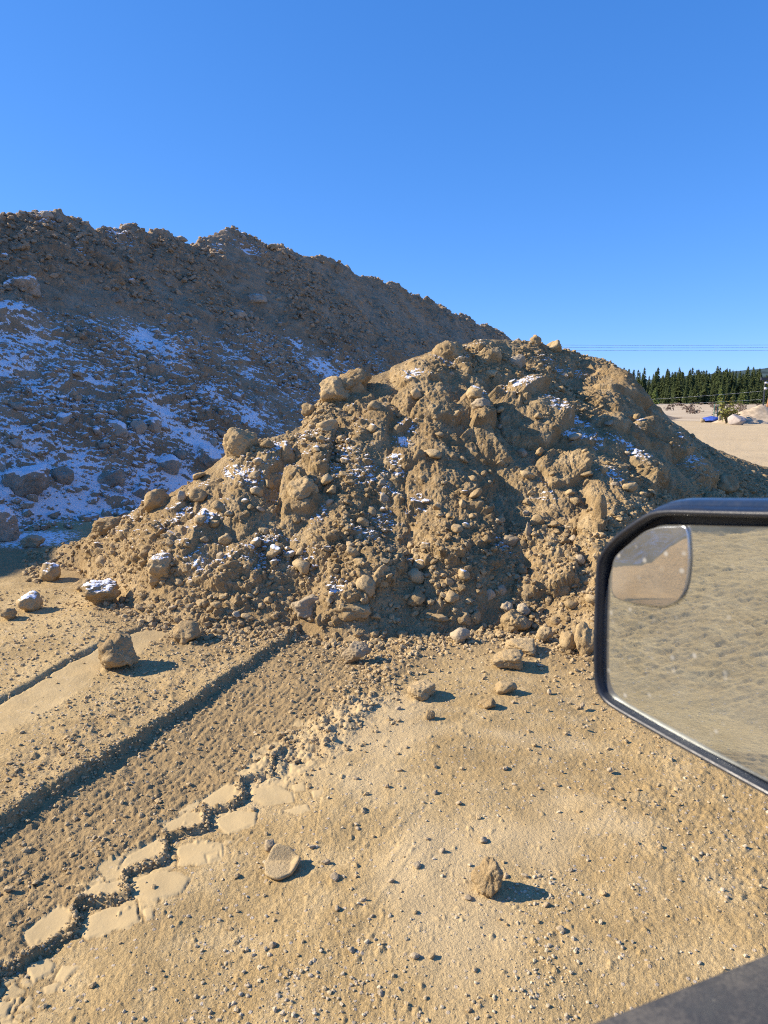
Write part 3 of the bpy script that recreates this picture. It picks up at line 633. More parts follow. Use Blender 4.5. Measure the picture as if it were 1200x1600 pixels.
rocks = [
 ("dirt_clod", 180, 1026, 64, 54, C_, "big upright dirt clod alone on the smooth scraped strip, left of the pile", "dirt clod", 1.0, .08, 3),
 ("dirt_clod", 288, 991, 44, 34, C_, "angular cracked clod just below the left toe of the pile", "dirt clod", .9, .12, 1),
 ("dirt_clod", 556, 1020, 52, 32, S_, "pale oblong clod lying tilted on the tracked soil before the pile", "dirt clod", .6, .12, 2, -.35),
 ("dirt_slab", 660, 1081, 48, 28, C_, "flat-topped dirt slab with a straight dark shadow, at the edge of the crumb patch", "dirt slab", .9, .1, 5),
 ("dirt_slab", 799, 1034, 60, 30, C_, "wide pale flat dirt slab nearest the pile toe", "dirt slab", .8, .1, 6),
 ("dirt_slab", 820, 1013, 56, 22, C_, "thin dark slab just behind the wide pale slab", "dirt slab", .9, .15, 7),
 ("dirt_clod", 791, 1076, 36, 22, C_, "crumbly flat clod below the wide pale slab", "dirt clod", .9, .1, 8),
 ("dirt_clod", 765, 1102, 32, 15, C_, "low crumbly clod, lowest of the three under the wide slab", "dirt clod", .9, .1, 9),
 ("dirt_clod", 672, 1118, 16, 16, C_, "small upright clod right below the flat-topped slab", "dirt clod", .9, .1, 9),
 ("dirt_clod", 766, 1378, 50, 50, C_, "wedge-shaped clod alone on the bare ground near the bottom, long shadow beside it", "dirt clod", .9, .1, 10),
 ("snowy_rock", 150, 928, 56, 46, CS_, "brown rock with two white snow caps, left of the pile toe", "rock", .9, .12, 11),
 ("snowy_rock", 249, 893, 68, 58, CS_, "largest snow-capped rock, perched on the left toe of the pile", "rock", .9, .15, 12),
 ("snowy_rock", 75, 896, 32, 28, CS_, "small snow-topped rock on open dirt near the shaded lane", "rock", .9, .12, 13),
 ("snowy_rock", 41, 943, 36, 32, CS_, "small peaked rock with snow on its tip, near the left frame edge", "rock", .9, .12, 14),
 ("dirt_clod", 8, 960, 26, 20, C_, "bare brown clod beside the small peaked snowy rock", "dirt clod", .9, .12, 15),
 ("dirt_clod", 126, 915, 30, 20, C_, "bare clod touching the back of the twin-capped snowy rock", "dirt clod", .9, .15, 16),
 ("dirt_clod", 240, 783, 40, 42, C_, "tilted block of dirt on the left skyline of the pile against the snowy slope", "dirt clod", .9, .2, 17, .5),
 ("dirt_clod", 166, 823, 48, 28, C_, "blocky clod at the far left end of the pile beside the shaded lane", "dirt clod", .9, .2, 18),
 ("rounded_boulder", 373, 690, 56, 50, C_, "large rounded boulder at the left shoulder skyline of the pile", "boulder", .9, .2, 19),
 ("rock", 47, 847, 30, 18, S_, "flat brown rock on the low berm at the edge of the ridge shadow", "rock", .9, .12, 20),
 ("snowy_boulder", -2, 822, 50, 56, SS_, "snow-topped boulder cut by the left frame edge beside the shaded lane", "boulder", .9, .12, 21),
 ("round_stone", 423, 1323, 19, 18, S_, "round pale grey stone just above the curled mud flake", "stone", .9, .15, 22),
 ("dirt_block", 546, 948, 80, 44, C_, "wide dark block of dirt at the foot of the pile, cracked on top", "dirt block", .7, .2, 23),
 ("grey_boulder", 478, 950, 52, 44, S_, "rough grey boulder at the pile foot beside the wide dirt block", "boulder", .9, .2, 24),
 ("dirt_clod", 594, 895, 46, 44, C_, "lumpy clod above the right end of the wide dirt block", "dirt clod", .9, .25, 25),
 ("dirt_clod", 570, 915, 36, 36, C_, "clod wedged between the wide dirt block and the lump above it", "dirt clod", .9, .25, 26),
 ("dirt_block", 806, 974, 54, 36, C_, "brown block carrying two pale stones at the pile foot", "dirt block", .8, .15, 27),
 ("pale_stone", 792, 949, 20, 18, S_, "smaller pale stone resting on the left of the brown block", "stone", .9, .1, 28),
 ("pale_stone", 820, 953, 25, 22, S_, "square pale stone resting on the right of the brown block", "stone", .9, .1, 29),
 ("round_stone", 719, 994, 32, 26, S_, "rounded pale stone at the pile toe, left of the brown block", "stone", .9, .12, 30),
 ("dirt_clod", 888, 1005, 30, 32, C_, "cube-like clod near the mirror at the pile toe", "dirt clod", .9, .12, 31),
 ("dirt_block", 915, 1000, 34, 62, C_, "tall upright block of dirt partly behind the door mirror", "dirt block", .9, .12, 32),
 ("dirt_clod", 852, 993, 28, 26, C_, "leaning clod between the brown block and the cube-like clod", "dirt clod", .9, .12, 33),
 ("dirt_block", 866, 915, 54, 52, C_, "knobbly light-topped block above the pile foot near the mirror", "dirt block", .9, .25, 34),
 ("dirt_clod", 828, 925, 28, 28, C_, "pointed clod left of the knobbly block", "dirt clod", .9, .2, 35),
 ("round_stone", 766, 930, 18, 20, S_, "grey egg-shaped stone tucked in a hollow above the two pale stones", "stone", .9, .2, 36),
 ("round_stone", 784, 922, 18, 20, S_, "grey stone right of the egg-shaped one in the hollow", "stone", .9, .2, 37),
 ("dirt_clod", 744, 965, 24, 24, C_, "clod at the pile foot left of the brown block, lower of a pair", "dirt clod", .9, .15, 38),
 ("dirt_clod", 726, 968, 24, 22, C_, "leftmost clod of the row touching the brown block", "dirt clod", .9, .15, 39),
 ("dirt_block", 528, 608, 66, 52, C_, "overhanging squared block on the left skyline of the pile", "dirt block", .9, .3, 40),
 ("dirt_block", 552, 590, 60, 44, C_, "rough block behind the overhanging one on the left skyline", "dirt block", .9, .3, 41),
 ("dirt_block", 705, 549, 60, 46, C_, "furrowed block with a snowy top edge just below the pile summit", "dirt block", .9, .3, 42),
 ("dirt_block", 762, 552, 46, 40, C_, "rounded block below the snow line at the summit", "dirt block", .9, .3, 43),
 ("dirt_clod", 837, 530, 20, 22, C_, "square clod standing alone on the summit skyline", "dirt clod", .9, .2, 44),
 ("dirt_clod", 868, 541, 34, 20, C_, "low wide clod on the skyline right of the square one", "dirt clod", .9, .15, 45),
 ("smooth_stone", 808, 563, 28, 24, S_, "smooth oval stone on the upper slope below the square clod", "stone", .8, .15, 46, .5),
 ("rock", 740, 614, 32, 26, CS_, "snow-dusted rock in a hollow of the upper slope", "rock", .9, .2, 47),
 ("smooth_stone", 754, 630, 36, 20, S_, "smooth lens-shaped stone under the snow-dusted rock of the upper slope", "stone", .8, .2, 48),
 ("dirt_block", 471, 762, 54, 48, C_, "big squared block of dirt jutting from the left half of the pile", "dirt block", .9, .3, 49),
 ("rock", 446, 705, 40, 36, CS_, "snow-dusted rounded lump right of the left shoulder boulder", "rock", .9, .25, 50),
 ("dirt_clod", 510, 665, 36, 26, C_, "angular clod below the overhanging skyline block", "dirt clod", .9, .25, 51),
 ("rock", 482, 640, 24, 24, C_, "upright rock on the skyline left of the overhanging block", "rock", .9, .2, 52),
 ("long_stone", 826, 829, 13, 31, S_, "thin pale stone standing on end in the lower slope", "stone", 1, .1, 53),
 ("pale_stone", 799, 845, 34, 22, S_, "pale stone lying left of the thin upright stone", "stone", .8, .15, 54),
 ("smooth_stone", 599, 778, 18, 16, S_, "small smooth egg-like stone in the middle gully", "stone", .9, .15, 55),
 ("dirt_slab", 938, 800, 26, 68, C_, "tall sunlit slab of dirt leaning just above the mirror's left corner", "dirt slab", .8, .25, 56),
 ("dirt_block", 1022, 738, 56, 44, C_, "sunlit lumpy block in the shaded right flank above the mirror", "dirt block", .9, .3, 57),
 ("dirt_block", 1140, 758, 40, 34, C_, "pale-topped block low on the right flank behind the mirror", "dirt block", .9, .25, 58),
 ("snowy_boulder", 32, 750, 66, 60, SS_, "largest round boulder at the foot of the ridge, snow on its shoulder", "boulder", .9, .15, 60),
 ("boulder", 96, 743, 34, 30, B_, "bare grey boulder in the snow right of the largest round boulder", "boulder", .9, .15, 61),
 ("boulder", 170, 747, 46, 38, B_, "bare dark boulder in the snow in the middle of the ridge foot", "boulder", .9, .2, 62),
 ("snowy_boulder", 180, 671, 34, 30, SS_, "pale snow-streaked boulder on the lower ridge face", "boulder", .9, .15, 63),
 ("boulder", 214, 668, 24, 24, B_, "dark boulder just right of the pale snow-streaked one", "boulder", .9, .15, 64),
 ("snowy_boulder", 240, 664, 32, 28, SS_, "rightmost of three boulders in a row on the lower ridge face", "boulder", .9, .15, 65),
 ("snowy_boulder", 262, 725, 42, 34, SS_, "snow-dusted boulder in the thick snow right of the bare dark one", "boulder", .9, .2, 66),
 ("snowy_boulder", 325, 713, 48, 42, SS_, "broad whitened boulder right beside the pile's left shoulder", "boulder", .9, .2, 67),
 ("snowy_boulder", 218, 770, 36, 26, SS_, "low snow-covered boulder at the very foot of the ridge", "boulder", .9, .2, 68),
 ("snowy_boulder", 32, 440, 50, 36, SS_, "snow-rimmed rock outcrop high on the left of the ridge face", "boulder", .9, .3, 69),
 ("boulder", 398, 466, 34, 18, B_, "tan slab in the upper middle of the ridge face", "boulder", .9, .2, 70),
 ("boulder", 372, 490, 26, 14, B_, "small flat slab below the tan slab on the ridge face", "boulder", .9, .2, 71),
 ("boulder", 402, 628, 26, 20, B_, "smooth grey boulder on the ridge face above the pile's left skyline", "boulder", .9, .2, 72),
 ("boulder", 180, 466, 20, 14, B_, "pale bluish slab on the upper left ridge face", "boulder", .9, .2, 73),
 ("boulder", 70, 336, 20, 12, B_, "dark angular rock on the ridge crest near the left frame edge", "rock", .9, .1, 74),
 ("boulder", 196, 354, 14, 9, B_, "small pale rock on the ridge crest", "rock", .9, .1, 75),
 ("boulder", 283, 373, 18, 9, B_, "flat rock overhanging the dip in the ridge crest", "rock", .9, .1, 76),
 ("boulder", 425, 384, 16, 10, S_, "sunlit pale rock on the second hump of the ridge crest", "rock", .9, .1, 77)]
occ = []
for r in rocks:
    tl = r[11] if len(r) > 11 else 0.
    o = put_rock(r[0], r[1], r[2], r[3], r[4], r[5], r[6], r[7], r[8], r[9], r[10], tilt=tl, n=5 if r[3] > 44 else 4, fields=[ridge, ground] if r[5] in (M_boulder, M_stonesnow) else None)
    if o: occ.append((o.location.x, o.location.y, r[3]/FPX*o.location.y*.5))

# shared shapes for the many smaller ones
var = []
for k in range(14):
    rg = np.random.RandomState(500+k); V, F = rock_verts(3, rg, (1, rg.uniform(.7, 1), rg.uniform(.5, .9)), 8, .20)
    var.append(mesh_np("clod", V, F, True)); 
clod_m = []; stone_m = []
for v_ in var:
    a = v_.copy(); a.materials.append(M_clod); clod_m.append(a); b = v_.copy(); b.materials.append(M_stone); stone_m.append(b)
snow_m = []
for v_ in var[:6]:
    a = v_.copy(); a.materials.append(M_clodsnow); snow_m.append(a)
bould_m = []
for v_ in var:
    a = v_.copy(); a.materials.append(M_stonesnow if len(bould_m) % 2 else M_boulder); bould_m.append(a)
def small(name, meshes, x, y, z, s, label, cat, group, sink=.25):
    o = bpy.data.objects.new(name, meshes[rng.randint(len(meshes))]); COL.objects.link(o)
    o.location = (x, y, z+s*(.38-sink)); o.scale = (s, s*rng.uniform(.8, 1.1), s*rng.uniform(.8, 1.1))
    o.rotation_euler = (rng.uniform(-.5, .5), rng.uniform(-.5, .5), rng.uniform(0, 6.28)); tag(o, label, cat, group); return o
def topz(x, y):
    return max(float(f.sample(np.array([x]), np.array([y]))[0]) for f in FL)
def freeof(x, y, s): return all((x-a)**2+(y-b)**2 > (c+s*.5)**2*.6 for a, b, c in occ)
# loose clods on the front pile, its skirt and the ridge foot
k = 0
while k < 175:
    px = rng.uniform(120, 1000); py = rng.uniform(560, 1010)
    if py < 640 and rng.uniform() < .5: continue
    P = march(px, py, FL)
    if P is None or not (4.8 < P[1] < 11.5) or P[0]/P[1] < -.5: continue
    zt = pile.sample(P[:1], P[1:2])[0]
    if abs(zt-P[2]) > .05: continue
    s = rng.uniform(.085, .11)*(1+1.1*rng.uniform()**2.6)
    if not freeof(P[0], P[1], s): continue
    k += 1; occ.append((P[0], P[1], s*.4)); q = rng.uniform()
    if q < .24 and px < 760: small("snowy_clod", snow_m, *P, s, "fist-sized dirt clod topped with snow, lodged on the sunlit pile", "dirt clod", "snow-topped clods on the pile")
    elif q < .32: small("stone", stone_m, *P, s*.9, "fist-sized pale stone lodged among the clods of the sunlit pile", "stone", "pale stones on the pile")
    else: small("dirt_clod", clod_m, *P, s, "fist-sized bare brown clod lodged on the sunlit pile", "dirt clod", "bare clods on the pile")
k = 0
while k < 45:
    px = rng.uniform(0, 420); py = rng.uniform(400, 810) if k > 22 else rng.uniform(620, 810)
    P = march(px, py, FL)
    if P is None or P[1] < 9.5 or abs(ridge.sample(P[:1], P[1:2])[0]-P[2]) > .06: continue
    s = .16*(.42/.16)**(rng.uniform()**1.5)
    if not freeof(P[0], P[1], s): continue
    k += 1; occ.append((P[0], P[1], s*.4)); small("boulder", bould_m, *P, s, "knee-high angular boulder on the shaded ridge face among snow", "boulder", "boulders strewn on the shaded ridge")
k = 0
while k < 40:
    px = rng.uniform(420, 960); py = rng.uniform(1010, 1560)
    P = march(px, py, FL)
    if P is None or not freeof(P[0], P[1], .03): continue
    k += 1; s = rng.uniform(.018, .036)*(1+.12*P[1]); occ.append((P[0], P[1], s*.4)); small("pebble", stone_m, *P, s, "pale pebble lying loose on the bare sunlit ground", "pebble", "pebbles on the open ground")

def scatter(name, pts, mat, n=1, seeds=14, flat=.8, snow=None):
    """pts rows: x y z size"""
    base = [rock_verts(n, np.random.RandomState(900+i), (1, .85, .7), 9, .16) for i in range(seeds)]; nv = len(base[0][0]); F0 = base[0][1]
    pts = np.array(pts); N_ = len(pts); B_ = np.stack([b[0] for b in base])[rng.randint(seeds, size=N_)]
    a, b, c = rng.uniform(0, 6.28, N_), rng.uniform(-.6, .6, N_), rng.uniform(-.6, .6, N_); z_, o_ = np.zeros(N_), np.ones(N_)
    Rz = np.stack([np.cos(a), -np.sin(a), z_, np.sin(a), np.cos(a), z_, z_, z_, o_], -1).reshape(-1, 3, 3)
    Rx = np.stack([o_, z_, z_, z_, np.cos(b), -np.sin(b), z_, np.sin(b), np.cos(b)], -1).reshape(-1, 3, 3)
    Ry = np.stack([np.cos(c), z_, np.sin(c), z_, o_, z_, -np.sin(c), z_, np.cos(c)], -1).reshape(-1, 3, 3)
    V = np.einsum('nij,nvj->nvi', Rz @ Rx @ Ry, B_)*pts[:, None, 3:4]+pts[:, None, :3]; V[:, :, 2] += pts[:, None, 3]*.14
    F = F0[None]+np.arange(N_)[:, None, None]*nv
    at_ = {"tint": np.repeat(rng.uniform(size=N_), nv)}
    if snow is not None: at_["snow"] = np.repeat(snow, nv)
    return link(name, mesh_np(name, V.reshape(-1, 3), F.reshape(-1, 3), False, at_), mat)
def gridval(hf, Zv, P): return hf.sample(P[:, 0], P[:, 1], Zv)
# loose rubble on the pile and its skirt
pts = []
while len(pts) < 15000:
    t = rng.uniform(-.52, .6); y = rng.uniform(4.9, 11.4); z0 = pile_base(np.array([t]), np.array([y]))[0]
    if z0 < -.14: continue
    i = min(np.searchsorted(pile.a, y), len(pile.a)-1); j = min(np.searchsorted(pile.b, t), len(pile.b)-1)
    if rng.uniform() > crumb[i, j]**1.4+.03: continue
    p_ = pile.P[i, j]
    if p_[2] < 0: p_ = np.array([t*y, y, float(ground.sample(np.array([t*y]), np.array([y]))[0])])
    pts.append((p_[0], p_[1], p_[2], .020*(.085/.020)**(rng.uniform()**2.4)))
P_ = np.array(pts); tag(scatter("rubble", pts, M_pile, 1, snow=np.clip(gridval(pile, S_pile, P_)+.12, 0, 1)*(gridval(pile, S_pile, P_) > .1)), "crumbled soil lumps strewn over the sunlit pile", "rubble", kind="stuff")
pts = []
while len(pts) < 17000:
    B = rng.uniform(-7, 34) if rng.uniform() < .5 else rng.uniform(-6, 12); A = rng.uniform(-RW-.9, .15); x, y = ridge_fwd(A, B)
    if y < 7 or rng.uniform() > .10+.9*float(ridge.sample(np.array([x]), np.array([y]), rc)[0]): continue
    pts.append((x, y, max(float(ridge.sample(np.array([x]), np.array([y]))[0]), 0), .045*(.24/.045)**(rng.uniform()**2.6)))
P_ = np.array(pts); tag(scatter("scree", pts, M_ridge, 1, snow=np.clip(gridval(ridge, S_ridge, P_)+.08, 0, 1)), "angular scree over the shaded ridge face", "scree", kind="stuff")
# gravel on the ground
pts = []
clus = [(G(px, py), r) for px, py, r in ((490, 1560, .10), (400, 1530, .12), (840, 1500, .10), (830, 1560, .1), (1170, 1300, .3), (1150, 1400, .25), (330, 1560, .15), (860, 1400, .08), (640, 1500, .2), (560, 1590, .2))]
def gz(x, y, f=None): return float(ground.sample(np.array([x]), np.array([y]), f)[0])
while len(pts) < 5200:
    y = 1.5*(6.0/1.5)**rng.uniform(); x = rng.uniform(-.6, .62)*y
    if rng.uniform() < .38: c, r = clus[rng.randint(len(clus))]; x, y = c+rng.normal(size=2)*r
    if gz(x, y, smooth) > .5 and rng.uniform() < .95: continue
    if gz(x, y, pal) > .5 and rng.uniform() < .6: continue
    pts.append((x, y, gz(x, y), .0032*(.017/.0032)**(rng.uniform()**3.2)*(1+.10*y)))
tag(scatter("gravel", pts, M_peb, 1), "fine pale gravel scattered on the dirt", "gravel", kind="stuff")
HPL = [G(640, 1000), G(600, 1050), G(560, 1100), G(500, 1150), G(440, 1185)]
# crumbs at the toe of the pile and along the cut
pts = []
while len(pts) < 17000:
    y = rng.uniform(1.6, 6.9); x = rng.uniform(-.60, .45)*y; fy = footY(x, y)
    if y > fy: continue
    w = math.exp(-(fy-y)/.42)
    ln = gz(x, y, crumbs); la = gz(x, y, lanef)
    hp = math.exp(-(float(seg_info(HPL, np.array([x]), np.array([y]))[0][0])/.20)**2) if 2.6 < y < 5.4 else 0.
    if rng.uniform() > w+.5*ln+.16*la+.45*hp+(.3 if x < -1.6 and y > 4.0 else .012): continue
    if gz(x, y, smooth) > .5 and rng.uniform() < .96: continue
    pts.append((x, y, gz(x, y), .0055*(.050/.0055)**(rng.uniform()**3.2)*(.7+.5*w+.25*hp)))
for dd, tt, am in ((d2, okz, .02), (d1, okf, .05)):     # crumbs fallen along the broken edges
    ii = np.argwhere((dd < am) & tt & (Y > 1) & (Y < 6)); ii = ii[rng.choice(len(ii), 1500)]
    for i, j in ii: pts.append((X[i, j]+rng.normal()*.008, Y[i, j]+rng.normal()*.008, ground.Z[i, j], .006*(.024/.006)**(rng.uniform()**2)))
tag(scatter("soil_crumbs", pts, M_clod, 1), "brown soil crumbs thrown off along the tracks and the pile toe", "soil crumbs", kind="stuff")

# curled mud flake
P0 = at_z(440, 1357); V = []; nr, na = 10, 40
for i in range(nr+1):
    for j in range(na):
        a = 2*math.pi*j/na; r = .070*i/nr*(1+.06*math.sin(3*a+1)+.03*math.sin(7*a)); x = r*math.cos(a)*1.05; y = r*math.sin(a)*1.25
        lift = 1.5*max(0, y-.035)**1.1+1.1*max(0, x-.040)**1.1-.004*(r/.07); V.append((x, y*.85, .007+lift))
F = [(i*na+j, i*na+(j+1) % na, (i+1)*na+(j+1) % na, (i+1)*na+j) for i in range(nr) for j in range(na)]
me = mesh_py("mud_flake", V, F, True); o = link("mud_flake", me, None); M_flake = dirt_mat("dried_mud", (.44, .33, .175), (.49, .37, .20), (.54, .42, .24), None, obj=True, pebble=0, bumpk=.4); me.materials.append(M_flake)
sm_ = o.modifiers.new("thickness", 'SOLIDIFY'); sm_.thickness = .012; sm_.offset = -1
o.location = (P0[0], P0[1], float(ground.sample(P0[:1], P0[1:2])[0])+.008); tag(o, "round curled flake of dried mud with its far rim lifted, below the pale round stone", "mud flake")

# ================================================================== far yard, field, hill
def plain(name, col, rough=.8, metal=0., noise_amt=.0, nscale=8, spec=.3, bumpd=0):
    m_, nt, bs = new_mat(name); bs.inputs['Roughness'].default_value = rough; bs.inputs['Metallic'].default_value = metal; bs.inputs['Specular IOR Level'].default_value = spec
    bs.inputs['Base Color'].default_value = (*col, 1)
    ge = nd(nt, "ShaderNodeNewGeometry")
    if noise_amt:
        n1 = noise(nt, ge.outputs['Position'], nscale, 4, .6); nt.links.new(mixc(nt, rmap(nt, n1, .35, .65), tuple(q*(1-noise_amt) for q in col), tuple(min(q*(1+noise_amt), 1) for q in col)), bs.inputs['Base Color'])
        if bumpd: nt.links.new(bump(nt, n1, .8, bumpd), bs.inputs['Normal'])
    return m_
def field_mat():
    m_, nt, bs = new_mat("dry_grass_field"); ge = nd(nt, "ShaderNodeNewGeometry"); co = ge.outputs['Position']
    mp = nd(nt, "ShaderNodeMapping"); mp.inputs['Scale'].default_value = (.25, .7, 1); nt.links.new(co, mp.inputs[0])
    a = noise(nt, mp.outputs[0], .35, 6, .65); b = noise(nt, mp.outputs[0], 2.2, 4, .7)
    c = mixc(nt, rmap(nt, a, .35, .65), (.42, .33, .22), (.56, .46, .31)); c = mixc(nt, mth(nt, 'MULTIPLY', rmap(nt, b, .6, .72), .55), c, (.22, .17, .13))
    nt.links.new(c, bs.inputs['Base Color']); bs.inputs['Roughness'].default_value = 1; bs.inputs['Specular IOR Level'].default_value = .1; return m_
xs = np.linspace(-60, 420, 121); ys = np.concatenate([np.linspace(0, 1, 60)])
V = []
for i, q in enumerate(ys):
    for x in xs:
        y0 = 61+3*math.sin(x*.11)+1.5*math.sin(x*.31+1)-.06*max(0, x-20)
        y = y0+(620-y0)*q**1.6; V.append((x, y, .012+.5*sstep(70, 140, y)*(.5+.5*perlin(np.array([x*.05]), np.array([y*.03]))[0])*.6))
ob = link("field", mesh_np("field", np.array(V), grid_faces(len(ys), len(xs))), field_mat()); tag(ob, kind="structure")
# hill
M_hill = plain("wooded_hill", (.050, .075, .075), 1, 0, .35, .02, .05)
V = []; xs = np.linspace(200, 3600, 140); ys = np.linspace(1900, 4200, 30)
for y in ys:
    for x in xs:
        t = x/y; top = np.interp(px_ := 600+FPX*t/1.012, [800, 960, 1020, 1100, 1200, 1400, 1800], [0, 1.2, 1.72, 2.05, 2.62, 3.6, 4.5])
        hh = 2600*math.tan(R(1))*top; q = math.sin(min(max((y-1900)/(2700-1900), 0), 1)*math.pi/2)
        V.append((x, y, -2+(hh+2)*q*(1+.03*perlin(np.array([x*.004]), np.array([y*.004]))[0])+ 3.5*perlin(np.array([x*.03]), np.array([y*.02]))[0]))
ob = link("hill", mesh_np("hill", np.array(V), grid_faces(len(ys), len(xs))), M_hill); tag(ob, kind="structure")

# ------------------------------------------------------------------ spruce trees
def needle_mat(name, c1, c2):
    m_, nt, bs = new_mat(name); ge = nd(nt, "ShaderNodeNewGeometry"); oi = nd(nt, "ShaderNodeObjectInfo")
    n1 = noise(nt, ge.outputs['Position'], 1.2, 3); c = mixc(nt, rmap(nt, n1, .35, .65), c1, c2)
    c = mixc(nt, mth(nt, 'MULTIPLY', oi.outputs['Random'], .4), c, (.075, .085, .025)); nt.links.new(c, bs.inputs['Base Color']); bs.inputs['Roughness'].default_value = .8; bs.inputs['Specular IOR Level'].default_value = .2; return m_
M_need = needle_mat("spruce_needles", (.055, .080, .028), (.095, .125, .045)); M_young = needle_mat("young_spruce_needles", (.13, .18, .045), (.18, .23, .06)); M_bark = plain("bark", (.10, .075, .055), .9, 0, .3, 4)
def spruce_mesh(seed, H, W, levels=30, dens=1.0):
    rg = np.random.RandomState(seed); V, F = [], []
    for i in range(levels):
        q = (i+.4)/levels; z = H*(.06+.94*q); rad = W*(1-q)**.8*rg.uniform(.75, 1.15)+.10
        for b in range(int(11*dens)-int(4*q)):
            if rg.uniform() < .10: continue
            a = rg.uniform(0, 6.28); L = rad*rg.uniform(.6, 1.15); dr = L*rg.uniform(.25, .5); ca, sa = math.cos(a), math.sin(a); wd_ = L*.26+.06
            for s_ in range(3):
                r0, r1 = L*(s_/3.0), L*((s_+1.25)/3.0); k0 = len(V); j = rg.uniform(-.1, .1, 3)
                w = wd_*(1-.25*s_)
                V += [(ca*r0, sa*r0, z-dr*(r0/L)**1.4), (ca*r1-sa*w+j[0], sa*r1+ca*w+j[1], z-dr*(r1/L)**1.4-.12+j[2]), (ca*r1*1.12, sa*r1*1.12, z-dr*(r1/L)**1.4+j[2]), (ca*r1+sa*w+j[1], sa*r1-ca*w+j[0], z-dr*(r1/L)**1.4-.16+j[2])]
                F.append((k0, k0+1, k0+2, k0+3))
    V += [(-.07, 0, H*.93), (.07, 0, H*.93), (0, .07, H*.93), (0, 0, H*1.03)]; k0 = len(V)-4; F += [(k0, k0+1, k0+3), (k0+1, k0+2, k0+3), (k0+2, k0, k0+3)]
    return mesh_py("crown", V, F)
def trunk_mesh(H, r):
    V, F, n = [], [], 7
    for i in range(6):
        z = H*i/5*.97; rr = r*(1-i/5*.85)
        for j in range(n): V.append((rr*math.cos(6.283*j/n)+.03*math.sin(z), rr*math.sin(6.283*j/n), z))
    F = [(i*n+j, i*n+(j+1) % n, (i+1)*n+(j+1) % n, (i+1)*n+j) for i in range(5) for j in range(n)]; return mesh_py("trunk", V, F, True)
kinds = []
for k in range(7):
    H = 10.0; cm = spruce_mesh(40+k, H, [1.75, 2.1, 1.5, 1.9, 2.3, 1.4, 1.8][k], 36, 1.3); cm.materials.append(M_need); tm = trunk_mesh(H, .16); tm.materials.append(M_bark); kinds.append((cm, tm))
ycm = spruce_mesh(77, 10, 2.6, 22); ycm.materials.append(M_young)
def tree(px, Yd, hpx, k, label, group, young=False):
    x = at_Y(px, 632, Yd)[0]; H = hpx/FPX*Yd; cm, tm = kinds[k % 7]
    if young: cm = ycm
    e = bpy.data.objects.new("spruce_tree", None); COL.objects.link(e); e.location = (x, Yd, .25); e.scale = (H/10*rng.uniform(.75, 1.35),)*2+(H/10,); e.rotation_euler = (rng.uniform(-.02, .02), rng.uniform(-.02, .02), rng.uniform(0, 6.28))
    c = bpy.data.objects.new("crown", cm); COL.objects.link(c); c.parent = e; t_ = bpy.data.objects.new("trunk", tm); COL.objects.link(t_); t_.parent = e
    tag(e, label, "spruce tree", group)
for row, (Yd, n_, h0, h1) in enumerate(((232, 34, 34, 48), (243, 40, 38, 54), (256, 44, 42, 58), (275, 46, 46, 62))):
    for i in range(n_):
        px = 965+(1330-965)*(i+rng.uniform(.1, .9))/n_; hp = (h0-8+(h1-h0+10)*rng.uniform()**1.3)*(.80 if px < 1040 else 1.0)*.82*(1+.12*math.sin(px*.06+row))
        if rng.uniform() < .08: hp *= 1.18
        lab = ("dark green spruce in the front row of the far tree line", "spruces, front row of the tree line") if row == 0 else ("dark spruce behind the front row of the far tree line, only its upper part showing", "spruces behind the front row of the tree line")
        tree(px, Yd+rng.uniform(-4, 4), hp, rng.randint(7), *lab)
tree(1125, 222, 30, 0, "light yellow-green young spruce standing before the dark tree line", None, True)
tree(1160, 222, 24, 1, "small light green spruce before the tree line, nearest the yellow-green one", None, True)
tree(1022, 215, 26, 2, "bright green small spruce at the pile's right skyline end of the tree line", None, True)
# forest mass behind
V, F = [], []
cmv = [(np.array([v.co[:] for v in kinds[k][0].vertices]), [tuple(p.vertices) for p in kinds[k][0].polygons]) for k in range(3)]
for i in range(230):
    Yd = rng.uniform(262, 330); px = rng.uniform(950, 1400); p = at_Y(px, 632, Yd); A_, f_ = cmv[i % 3]; s = rng.uniform(1.05, 1.4); o_ = len(V)
    V += [tuple(q) for q in A_*s+np.array([p[0], Yd, .2])]; F += [tuple(j+o_ for j in g) for g in f_]
ob = link("forest", mesh_py("forest", V, F), M_need); tag(ob, "dark spruce forest filling the gaps behind the tree line", "forest", kind="stuff")

# ------------------------------------------------------------------ small far things
def tube(P, Q, r, n=8, r2=None):
    P, Q = Vector(P), Vector(Q); r2 = r if r2 is None else r2; d = (Q-P).normalized(); u = d.orthogonal().normalized(); w = d.cross(u)
    V = [tuple(P+(u*math.cos(6.283*j/n)+w*math.sin(6.283*j/n))*r) for j in range(n)]+[tuple(Q+(u*math.cos(6.283*j/n)+w*math.sin(6.283*j/n))*r2) for j in range(n)]
    return V, [(j, (j+1) % n, n+(j+1) % n, n+j) for j in range(n)]+[tuple(range(n))[::-1], tuple(range(n, 2*n))]
def box(c, s, rz=0):
    V = []; 
    for z in (-1, 1):
        for x, y in ((-1, -1), (1, -1), (1, 1), (-1, 1)):
            a, b = x*s[0]/2, y*s[1]/2; V.append((c[0]+a*math.cos(rz)-b*math.sin(rz), c[1]+a*math.sin(rz)+b*math.cos(rz), c[2]+z*s[2]/2))
    return V, [(3, 2, 1, 0), (4, 5, 6, 7), (0, 1, 5, 4), (1, 2, 6, 5), (2, 3, 7, 6), (3, 0, 4, 7)]
def join(name, bits, mat, parent=None, smooth=False):
    V, F = [], []
    for v_, f_ in bits: o_ = len(V); V += v_; F += [tuple(i+o_ for i in g) for g in f_]
    return link(name, mesh_py(name, V, F, smooth), mat, parent)
